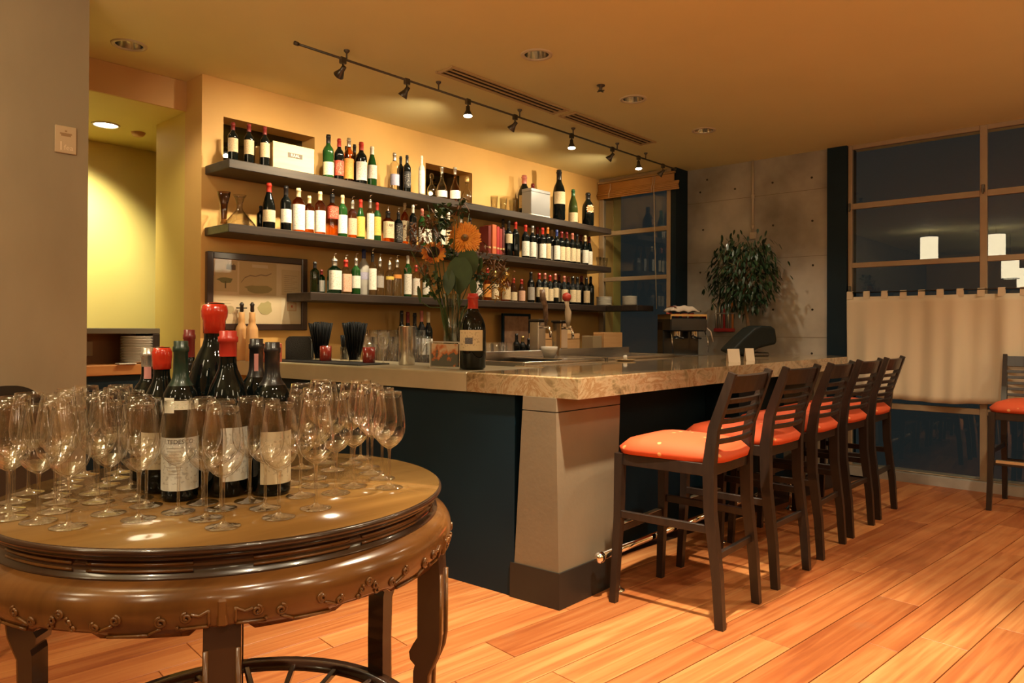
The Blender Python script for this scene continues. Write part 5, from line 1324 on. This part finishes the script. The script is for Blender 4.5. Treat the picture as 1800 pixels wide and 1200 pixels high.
# brass tray disc on the counter
p = on(1099, 634, 'z', ZT+.0004)
t = thing('candle_dish', 'small shallow dish with a candle stub on the granite counter', 'dish', (p.x, p.y, ZT+.0004))
MB().lathe([(0, 0), (.05, 0), (.075, .010), (.073, .012), (.05, .003), (0, .003)], 26).build('dish', mat('brass_dish', (.62, .46, .26), .25, metal=.6), t)
MB().lathe([(0, .003), (.014, .003), (.014, .035), (.006, .04), (0, .04)], 14).build('candle', white_m, t)
# tent cards
for k, (px, py, wd, hh, lb_) in enumerate(((1289, 637, 22, 24, 'wider blank white tent card on the granite counter'), (1317, 634, 16, 22, 'narrower blank white tent card on the granite counter'))):
    p = on(px, py, 'z', ZT+.0004); u = upp(p)
    t = thing('tent_card', lb_, 'card', (p.x, p.y, ZT+.0004), R_(-40), group='tent cards on the counter'); a, h = wd*u/2, hh*u
    cmt = mat('card_white', (.60, .50, .38), .7)
    MB().add([(-a, -.022, 0), (a, -.022, 0), (a, 0, h), (-a, 0, h), (-a, -.0205, 0), (a, -.0205, 0), (a, .0015, h), (-a, .0015, h)], [(0, 1, 2, 3), (7, 6, 5, 4), (0, 4, 5, 1), (0, 3, 7, 4), (1, 5, 6, 2)]).build('front_leaf', cmt, t)
    MB().add([(-a, .022, 0), (a, .022, 0), (a, .002, h), (-a, .002, h), (-a, .0205, 0), (a, .0205, 0), (a, .0016, h-.001), (-a, .0016, h-.001)], [(3, 2, 1, 0), (4, 5, 6, 7), (1, 5, 4, 0)]).build('back_leaf', cmt, t)
# covered cash register at the far end
p = on(1268, 624, 'z', ZT); p = Vector((5.85, 2.62, ZT+.0005)); u = upp(p)
t = thing('covered_terminal', 'sales terminal under a black cover at the far end of the counter', 'cash register', p, R_(-42))
cov = mat('black_cover', (.005, .008, .007), .6, bump=.5, bscale=9, spec=.25)
def q_(px, py): return ((px-1268)*u, (626-py)*u)
poly = [q_(1229, 617), q_(1250, 596), q_(1272, 577), q_(1284, 573), q_(1302, 574), q_(1309, 578), q_(1312, 596), q_(1311, 605), q_(1296, 608), q_(1280, 612), q_(1262, 622), q_(1252, 625), q_(1240, 622)]
cvr = MB().prism(poly, -.13, .13).build('cover', cov, t)
bv = cvr.modifiers.new('soft', 'BEVEL'); bv.width = .02; bv.segments = 3
MB().box(-.02, .16, -.09, .09, 0, .03, ch=.006).build('base', dk_metal, t); MB().box(.03, .09, -.04, .04, .03, .12, ch=.006).build('pillar', dk_metal, t)
# ================================================================ BACK COUNTER THINGS
ZC = .9855
# stemware and tumblers under the lowest shelf
rows = []
cols = 0
k = 0
gl_lab = 'clear glass, %s from left in the %s row under the lowest shelf'
for row, y in enumerate((4.14, 4.26, 4.38)):
    x = 3.13+.05*row; n = 0
    while x < 3.80:
        hh = .19+.05*row
        t = thing('bar_glass', gl_lab % (ORD[n], ['front', 'middle', 'back'][row]), 'glass', (x, y, ZC), group='glasses under the lowest shelf')
        if n == 0 and row == 0: GB = {}
        if row not in GB:
            if row < 2: me = MB().lathe([(0, 0), (.032, 0), (.040, hh), (.0385, hh), (.031, .012), (0, .012)], 16).mesh('bar_glass_body')
            else: me = MB().lathe([(0, 0), (.034, 0), (.008, .008), (.005, .02), (.005, .10), (.025, .12), (.040, .16), (.036, hh), (.0345, hh), (.038, .16), (.022, .122), (0, .11)], 16).mesh('bar_glass_body')
            me.materials.append(wg); GB[row] = me
        inst('tumbler_body' if row < 2 else 'goblet_body', GB[row], t); x += .092; n += 1
for row, y in enumerate((4.12, 4.22)):
    for n in range(8):
        x = 3.93+n*.088+.03*row
        t = thing('rocks_glass', 'upturned rocks glass, %s from left in the %s row left of the taps' % (ORD[n], ['front', 'back'][row]), 'glass', (x, y, ZC+.082), group='upturned rocks glasses')
        if 'rg' not in GB:
            GB['rg'] = MB().lathe([(.040, 0), (.036, .10), (.033, .105), (0, .105), (0, .095), (.033, .093), (.0385, 0), (.040, 0)], 16).mesh('rocks_glass_body'); GB['rg'].materials.append(wg)
        inst('tumbler_body', GB['rg'], t)
t = thing('glass_rack', 'grey rack under the upturned rocks glasses on the back counter', 'glass rack', (4.25, 4.17, ZC))
gm = mat('grey_rack', (.34, .31, .26), .5)
for s in (-1, 1): MB().box(-.40, .40, s*.105-.006, s*.105+.006, 0, .08, ch=.002).build('rack_side', gm, t); MB().box(s*.40-.006, s*.40+.006, -.10, .10, 0, .08, ch=.002).build('rack_end', gm, t)
MB().box(-.395, .395, -.098, .098, .07, .080).build('rack_shelf', gm, t)
# row of small wine bottles under the shelf
for k, px in enumerate((706, 717, 729, 741, 753, 803, 812)):
    y = 4.50; x = on(px, 560, 'y', y).x
    bottle('%s-capped dark wine bottle, %s from left standing under the lowest shelf' % (['black', 'maroon', 'black', 'pink', 'cream', 'black', 'cream'][k], ORD[k]), (x, y, ZC), ztop(px, 546+(k % 3)*2, (x, y))-ZC, .036, cap=['black', 'maroon', 'black', 'pink', 'cream', 'black', 'cream'][k], lab='white' if k in (3, 4) else None, lo=.2, hi=.5, group='bottles under the lowest shelf')
# leaning picture
y = 4.60; xa, xb = on(884, 560, 'y', y).x, on(930, 560, 'y', y).x; z1_ = ztop(900, 551, ((xa+xb)/2, y))
t = thing('small_picture', 'small dark-framed picture leaning on the wall under the lowest shelf', 'picture', ((xa+xb)/2, y, ZC)); a, h = (xb-xa)/2, z1_-ZC
for s in (-1, 1): MB().box(s*a-.012, s*a+.012, -.012, .012, 0, h, ch=.002).build('frame_bar', black_m, t)
for z in (.012, h-.012): MB().box(-a+.012, a-.012, -.011, .011, z-.012, z+.012, ch=.002).build('frame_bar', black_m, t)
MB().box(-a+.012, a-.012, -.003, .006, .024, h-.024).build('print', mat('picture_print', (.30, .17, .11), .5, col2=(.45, .28, .17), scale=16), t)
# dark little liqueur bottles left of the taps
for k, (px, yy) in enumerate(((905, 562), (917, 566), (928, 575))):
    y = 4.16; x = on(px, 560, 'y', 3.95).x
    bottle('%s of three small dark bottles between the rocks glasses and taps' % ['left', 'middle', 'right'][k], (4.655+.08*k, 4.14, ZC), .26-.02*k, .034, glass='dark', cap=['black', 'gold', 'black'][k], lab=['tan', None, None][k], lo=.1, hi=.4, group='small bottles beside the taps')
# wooden boxes on the back counter
def ctr_box(px0, px1, pyt, y0, dep, label, m, txt=None, z0=ZC, grp='small wooden boxes on the back counter'):
    xa, xb = on(px0, 590, 'y', y0).x, on(px1, 590, 'y', y0).x
    t, a, b, h = crate('wooden_box', label, xa, xb, y0, y0+dep, z0, max(z0+.05, ztop((px0+px1)/2, pyt, ((xa+xb)/2, y0))), m, group=grp)
    MB().box(-a-.001, a+.001, -b-.001, b, h*.80, h*.815).build('lid_gap', dk_metal, t)
    if txt:
        me = text_mesh(txt, .06); me.transform(Matrix.Translation((0, -b-.0008, h*.36)) @ Matrix.Rotation(PI/2, 4, 'X')); me.materials.append(mat('burnt_brand', (.20, .09, .035), .7)); inst('lettering', me, t)
    return t, xa, xb, h
t, xa, xb, h = ctr_box(989, 1019, 586, 4.08, .16, 'square wooden box with burnt initials right of the taps', pine2, 'JAI')
crate('wooden_box', 'small pale box on top of the initialled wooden box', xa+.02, xb-.10, 4.10, 4.2, ZC+h+.0003, ZC+h+.07, pine, group='small wooden boxes on the back counter')
ctr_box(952, 970, 586, 4.10, .15, 'wooden box between the two beer taps', pine2)
# boxes on a low shelf under the return shelf
lows = thing('low_cabinet', 'low dark shelf unit holding boxes under the return shelf', 'shelf', (6.30, 4.06, 0))
for z in (1.03, 1.05): pass
MB().box(-.95, .30, -.28, -.03, 0, 1.045, ch=.004).build('cabinet_body', black_m, lows)
def wbox(px0, px1, pyt, pyb, y, label, m):
    xa, xb = on(px0, 595, 'y', y).x, on(px1, 595, 'y', y).x; xb = min(xb, 6.59)
    crate('wooden_box', label, xa, xb, y, y+.12, 1.0455, ztop((px0+px1)/2, pyt, ((xa+xb)/2, y)), m, group='small wooden boxes under the return shelf')
wbox(1062, 1094, 584, 604, 3.80, 'orange wooden box by the small window', pine2)
wbox(1042, 1058, 590, 604, 3.80, 'small grey-brown box left of the orange one by the window', mat('dull_box', (.34, .25, .14), .6))
# ---------------------------------------------------------------- espresso machine
em = thing('espresso_machine', 'dark espresso machine with cups on top before the small window', 'coffee machine', (6.36, 3.50, .97), R_(-35))
blk = mat('black_enamel', (.014, .015, .016), .25, coat=.4)
MB().box(-.19, .19, -.16, .16, 0, .06, ch=.01).build('base', steel, em)
MB().box(-.19, .19, .02, .16, .06, .40, ch=.01).build('back_body', blk, em)
MB().box(-.19, .19, -.15, .16, .30, .43, ch=.012).build('head_body', blk, em)
MB().box(-.18, .18, -.15, .01, .06, .075, ch=.003).build('drip_tray', steel, em)
for s in (-1, 1):
    MB().lathe([(.0, .23), (.03, .23), (.034, .26), (.034, .30)], 18, Matrix.Translation((s*.09, -.08, 0))).build('group_head', chrome, em)
    MB().tube([(s*.09, -.09, .245), (s*.09, -.21, .235)], .010, 8).build('portafilter', blk, em)
    MB().tube([(s*.175, -.13, .30), (s*.185, -.17, .22), (s*.18, -.18, .10)], .005, 8).build('steam_wand', chrome, em)
    MB().bar((s*.185, -.145, .44), (s*.185, .15, .44), .008, .05).build('rail', chrome, em)
MB().box(-.185, .185, -.148, -.142, .445, .465).build('rail', chrome, em)
MB().tube([(.20, -.10, .34), (.235, -.13, .30), (.25, -.15, .20)], .007, 8).build('lever', mat('pale_lever', (.62, .45, .33), .4), em)
for k, (dx, c, nm) in enumerate(((-.12, 'red', 'red'), (-.04, 'dark', 'dark red'), (.04, 'red', 'rose'), (.11, 'red', 'crimson'))):
    M = em.matrix_basis if 0 else Matrix.Translation(em.location) @ Matrix.Rotation(R_(-35), 4, 'Z')
    p = M @ Vector((dx, .03, .4305))
    t = thing('espresso_cup', nm+' espresso cup standing on the coffee machine', 'cup', p, group='cups on the coffee machine')
    mc = mat('cup_'+nm.replace(' ', '_'), {'red': (.40, .05, .04), 'dark red': (.16, .02, .02), 'rose': (.48, .14, .12), 'crimson': (.34, .02, .03)}[nm], .3)
    MB().lathe([(0, 0), (.020, 0), (.030, .05), (.028, .05), (.018, .005), (0, .005)], 16).build('cup_body', mc, t); MB().tube([(.027, 0, .042), (.042, 0, .036), (.040, 0, .016), (.023, 0, .012)], .004, 6).build('handle', mc, t)
p = M @ Vector((.02, .05, .49))
tw_ = thing('folded_towel', 'white towel with red stripe bundled over the coffee machine cups', 'towel', p, R_(-35))
mb = MB(); n1, n2 = 18, 10; vs = []; fs = []
for i in range(n1+1):
    for j in range(n2+1):
        u_, v_ = i/n1*2-1, j/n2*2-1
        vs.append((u_*.15, v_*.09, .045*(1-u_**4)*(1-v_**4)+.010*math.sin(u_*9)*math.cos(v_*4)))
for i in range(n1):
    for j in range(n2): fs.append((i*(n2+1)+j, (i+1)*(n2+1)+j, (i+1)*(n2+1)+j+1, i*(n2+1)+j+1))
o = mb.add(vs, fs, True).build('cloth', mat('white_towel', (.66, .56, .46), .9), tw_); o.modifiers.new('t', 'SOLIDIFY').thickness = .012
MB().box(-.11, -.085, -.085, .085, .052, .056).build('stripe', mat('towel_red', (.45, .04, .03), .9), tw_)
tag(MB().box(6.02, 6.60, 3.20, 3.755, 0, .969, ch=.004).build('machine_stand', black_m), 'dark counter unit under the espresso machine', 'counter')
# ================================================================ FRAMED MAP
xa, xb = 2.196, 2.946; zb_, zt_ = 1.27, 1.79
t = thing('framed_map', 'large framed illustrated map with dark frame left of the lowest shelf', 'picture', ((xa+xb)/2, YB-.02, zb_)); a, h = (xb-xa)/2, zt_-zb_
fm = mat('dark_frame', (.035, .016, .012), .35, coat=.3)
for s in (-1, 1): MB().box(s*(a-.022)-.022, s*(a-.022)+.022, -.018, .018, 0, h, ch=.004).build('frame_bar', fm, t)
for z in (.022, h-.022): MB().box(-a+.044, a-.044, -.016, .016, z-.022, z+.022, ch=.004).build('frame_bar', fm, t)
MB().box(-a+.04, a-.04, .0, .012, .04, h-.04).build('sheet', mat('old_paper', (.66, .52, .34), .7, col2=(.72, .59, .41), scale=4), t)
def pr(name, pts, col, y=-.0012):
    """flat print on the sheet: polygon in fractions of the sheet"""
    W_, H_ = 2*(a-.044), h-.088
    vs = [(-a+.044+u*W_, y, .044+v*H_) for u, v in pts]; MB().add(vs, [tuple(range(len(vs)))]).build(name, mat('print_%s' % '_'.join('%d' % (c*100) for c in col), col, .8), t)
def rect(name, u0, v0, u1, v1, col, y=-.0010): pr(name, [(u0, v0), (u1, v0), (u1, v1), (u0, v1)], col, y)
def blob(name, u, v, ru, rv, col, n=14, seed=0, y=-.0014):
    r_ = random.Random(seed+int(u*100)); pr(name, [(u+ru*math.cos(2*PI*k/n)*r_.uniform(.7, 1.1), v+rv*math.sin(2*PI*k/n)*r_.uniform(.7, 1.1)) for k in range(n)], col, y)
rect('map_field', .28, .46, .70, .98, (.56, .42, .24)); rect('text_panel', .76, .48, .98, .90, (.60, .46, .28)); rect('text_panel', .02, .50, .26, .98, (.58, .45, .27)); rect('text_panel', .76, .06, .98, .44, (.70, .60, .44)); rect('text_panel', .03, .06, .26, .44, (.68, .55, .38))
blob('tree_picture', .13, .68, .09, .05, (.20, .20, .10)); rect('tree_trunk', .125, .55, .14, .66, (.15, .12, .07), -.0016)
rect('castle_picture', .14, .84, .24, .92, (.16, .12, .09), -.0014)
for k, u in enumerate((.15, .18, .21)): pr('castle_tower', [(u, .90), (u+.02, .90), (u+.01, .97-.01*k)], (.16, .12, .09), -.0015)
blob('vineyard_picture', .50, .56, .17, .07, (.33, .27, .13)); blob('vineyard_picture', .58, .26, .09, .12, (.42, .36, .17)); blob('vineyard_picture', .18, .22, .06, .07, (.46, .38, .22))
riv = [(.30, .66), (.34, .74), (.40, .78), (.46, .77), (.52, .80), (.58, .79), (.64, .83)]
pr('river_line', riv+[(u, v-.018) for u, v in riv[::-1]], (.28, .20, .13), -.0016)
rect('title_block', .42, .90, .60, .95, (.66, .55, .40), -.0015)
for k in range(9): rect('printed_line', .79, .80-.033*k, .95-.03*(k % 3), .808-.033*k, (.38, .28, .18), -.0016)
for k in range(5): rect('printed_line', .05, .36-.05*k, .22-.03*(k % 2), .365-.05*k, (.42, .32, .21), -.0016)
rect('red_stamp', .83, .22, .94, .36, (.55, .27, .14), -.0014); rect('stamp_paper', .838, .23, .932, .35, (.66, .50, .34), -.0015); blob('stamp_crest', .885, .295, .012, .025, (.50, .10, .06), y=-.0018)
MB().box(-a+.044, a-.044, -.004, -.002, .044, h-.044).build('glazing', thin_glass('picture_glass', (.98, .98, .97), (.9, .9, .9), .008, pw=5, top=.4), t)
# small red brick-like card box below the map
y = 4.25; p = on(483, 607, 'y', y)
t, *_r_ = crate('recipe_box', 'red woven box on the back counter under the framed map', on(468, 600, 'y', y).x, on(496, 600, 'y', y).x, y, y+.12, ZB+.0001, ZB+.12, mat('red_weave', (.30, .045, .025), .6, col2=(.42, .10, .05), scale=40))
# ================================================================ SIDE STATION WITH PLATES (left)
sx0, sx1 = 1.33, 1.875; sy = 4.60
ss = thing('side_station', 'dark framed side station with orange wood counter beside the column', 'cabinet', ((sx0+sx1)/2, sy+.17, 0)); a = (sx1-sx0)/2
MB().box(-a, a, -.16, .16, 1.248, 1.281, ch=.003).build('top_board', mat('station_top', (.14, .12, .08), .5), ss)
for s in (-1, 1): MB().box(s*(a-.022)-.022, s*(a-.022)+.022, -.16, .16, 1.066, 1.248, ch=.003).build('side_post', esp, ss)
MB().box(-a, a, -.20, .16, 1.005, 1.066, ch=.004).build('counter', mat('orange_counter', (.56, .24, .07), .4, col2=(.64, .30, .10), scale=3, stretch=(1, 8, 8)), ss)
MB().box(-a, a, -.18, .16, 0, 1.005, ch=.003).build('cabinet_body', black_m, ss)
MB().box(-a+.02, a-.02, .10, .11, 1.066, 1.248).build('back_panel', mat('station_back', (.30, .14, .06), .6), ss)
MB().box(-a+.16, -a+.25, .094, .10, 1.11, 1.20, ch=.002).build('outlet_plate', mat('outlet_tan', (.45, .32, .18), .5), ss)
px_ = on(243, 640, 'y', sy+.05)
stack(px_.x, sy+.07, 1.0665-.0035, 17, 'tall stack on the side station', 'plates on the side station', .92)
p = on(222, 645, 'y', sy-.02)
tag(MB().box(-.05, .05, -.035, .035, 0, .008, ch=.003).build('folded_napkin', white_m, None, (p.x-.0, sy-.015, 1.0665)), 'small white folded napkin before the plate stack', 'napkin')
# ================================================================ BLACK CHAIR by the column
cx_, cyy = .91, 3.60
ch = thing('cafe_chair', 'black round-backed chair between the round table and the column', 'chair', (cx_, cyy, 0), R_(10))
blkw = mat('black_lacquer', (.010, .012, .012), .3, coat=.3)
MB().lathe([(0, .43), (.20, .43), (.215, .445), (.205, .465), (0, .468)], 28).build('seat', blkw, ch)
for sx_, sy_ in ((-1, -1), (1, -1), (-1, 1), (1, 1)): MB().tube([(sx_*.15, sy_*.15, .435), (sx_*.19, sy_*.20, 0)], [.016, .011], 10).build('leg', blkw, ch)
arc = [(.20*math.cos(PI*k/16), .17, .66+.355*math.sin(PI*k/16)**.8 if 0 < k < 16 else .46) for k in range(17)]
n = len(arc)
poly = [(.20, .48)]+[(.20*math.copysign(abs(math.cos(PI*k/24))**.8, math.cos(PI*k/24)), .78+.25*math.sin(PI*k/24)) for k in range(25)]+[(-.20, .48)]
MB().prism(poly, .165, .185).build('backrest', blkw, ch)
# ================================================================ WALL PLATE on the column
p = on(115, 246, 'y', 4.018)
sg = thing('wall_sign', 'small pale plastic sign with raised number on the column', 'sign', (p.x, 4.02, p.z))
u = upp(p); a, b = 17*u, 24*u
MB().box(-a, a, -.010, -.0005, -b, b, ch=.003).build('plate', mat('sign_plastic', (.50, .38, .25), .5), sg)
def st(body, size, x, z, m):
    me = text_mesh(body, size); me.transform(Matrix.Translation((x, -.0108, z)) @ Matrix.Rotation(PI/2, 4, 'X')); me.materials.append(m); inst('lettering', me, sg)
lt = mat('sign_light', (.74, .60, .44), .5); dk_ = mat('sign_dark', (.30, .19, .10), .6)
st('1', .060, -a*.45, -b*.52, lt); st('fea', .036, a*.25, -b*.58, lt)
for z, w_ in ((.62, .1), (.42, .55), (.30, .45)): MB().box(-a*w_, a*w_, -.0106, -.0100, b*z-.004, b*z+.004).build('printed_line', dk_, sg)
# ================================================================ FICUS
fx = on(1320, 600, 'x', 6.62); FXX = 6.62
fc = thing('ficus_tree', 'small potted ficus tree with a round crown before the concrete wall', 'tree', (FXX, fx.y, 0))
C0 = Vector((FXX, fx.y, 0))
def fp(px, py): return on(px, py, 'x', FXX)-C0
bark = mat('ficus_bark', (.20, .125, .07), .8, col2=(.28, .18, .10), scale=14)
mb = MB(); tr = [Vector((0, 0, .30)), fp(1322, 640), fp(1318, 590), fp(1312, 550), fp(1308, 528), fp(1306, 480), fp(1308, 430)]
mb.tube(tr, [.022, .020, .017, .015, .013, .010, .005], 10)
rnd = random.Random(21)
for k in range(22):
    s0 = tr[4].lerp(tr[5], rnd.random()); a = rnd.random()*2*PI; e_ = s0+Vector((math.cos(a)*rnd.uniform(.15, .30), math.sin(a)*rnd.uniform(.15, .30), rnd.uniform(.05, .40)))
    mb.tube([s0, s0.lerp(e_, .5)+Vector((0, 0, .05)), e_], [.006, .004, .002], 5)
mb.build('trunk', bark, fc)
lm = mat('ficus_leaf', (.010, .032, .013), .38, col2=(.024, .055, .020), scale=9, coat=.15)
mb = MB(); cc = fp(1309, 478)
for k in range(1150):
    a = rnd.random()*2*PI; cz = rnd.uniform(-1, 1); rr = rnd.uniform(.25, 1)**.5
    sxy = math.sqrt(1-cz*cz); d = Vector((math.cos(a)*sxy, math.sin(a)*sxy, cz))
    p = cc+Vector((d.x*.19-.03, d.y*.35, d.z*.36*(1.05 if cz < 0 else .95)))*rr
    if cz < -.2: p.z -= .05*rnd.random()
    leaf(mb, p, (d.x*.6+rnd.uniform(-.4, .4), d.y*.6+rnd.uniform(-.4, .4), rnd.uniform(-1.2, -.1)), rnd.uniform(.045, .075), rnd.uniform(.018, .028), .2, 3)
for px, py, n in ((1258, 500, 26), (1362, 480, 26), (1255, 530, 14), (1290, 415, 14), (1345, 425, 18), (1276, 440, 20), (1330, 530, 20)):
    c = fp(px, py)
    for k in range(n): leaf(mb, c+Vector((rnd.gauss(0, .05), rnd.gauss(0, .05), rnd.gauss(0, .05))), (rnd.uniform(-1, 1), rnd.uniform(-1, 1), -1), rnd.uniform(.045, .07), .024, .2, 3)
stuff(mb.build('foliage', lm, fc))
MB().lathe([(0, 0), (.13, 0), (.17, .30), (.175, .32), (.16, .32), (.155, .29), (0, .29)], 28).build('pot', mat('clay_pot', (.14, .075, .045), .6), fc)
MB().lathe([(0, .295), (.155, .295)], 20).build('soil', mat('soil', (.03, .02, .012), .9), fc)
# wall rack with bright tubes behind the register
pa, pb_ = on(1256, 533, 'x', XW-.03), on(1290, 583, 'x', XW-.03)
rk = thing('wall_rack', 'small red-based wall rack holding upright pale tubes on the concrete', 'rack', (XW-.001, (pa.y+pb_.y)/2, pb_.z)); hy = abs(pa.y-pb_.y)/2; hz = pa.z-pb_.z
MB().box(-.05, -.002, -hy, hy, 0, .035, ch=.003).build('rack_base', mat('rack_red', (.40, .03, .03), .4), rk)
for k in range(5):
    y_ = hy*(-.85+1.7*k/4); MB().tube([(-.028, y_, .03), (-.028, y_, hz)], .011, 10).build('tube', [mat('tube_silver', (.62, .58, .5), .25, metal=.7), mat('tube_orange', (.55, .20, .05), .4), mat('tube_silver', (1, 1, 1)), mat('tube_red', (.42, .03, .03), .4), mat('tube_silver', (1, 1, 1))][4-k if 0 else (k+1) % 5], rk)
MB().box(-.046, -.002, -hy, hy, hz*.62, hz*.66, ch=.002).build('rack_bar', mat('rack_grey', (.4, .38, .34), .4), rk)
# small dark hanging plant bits on the rack
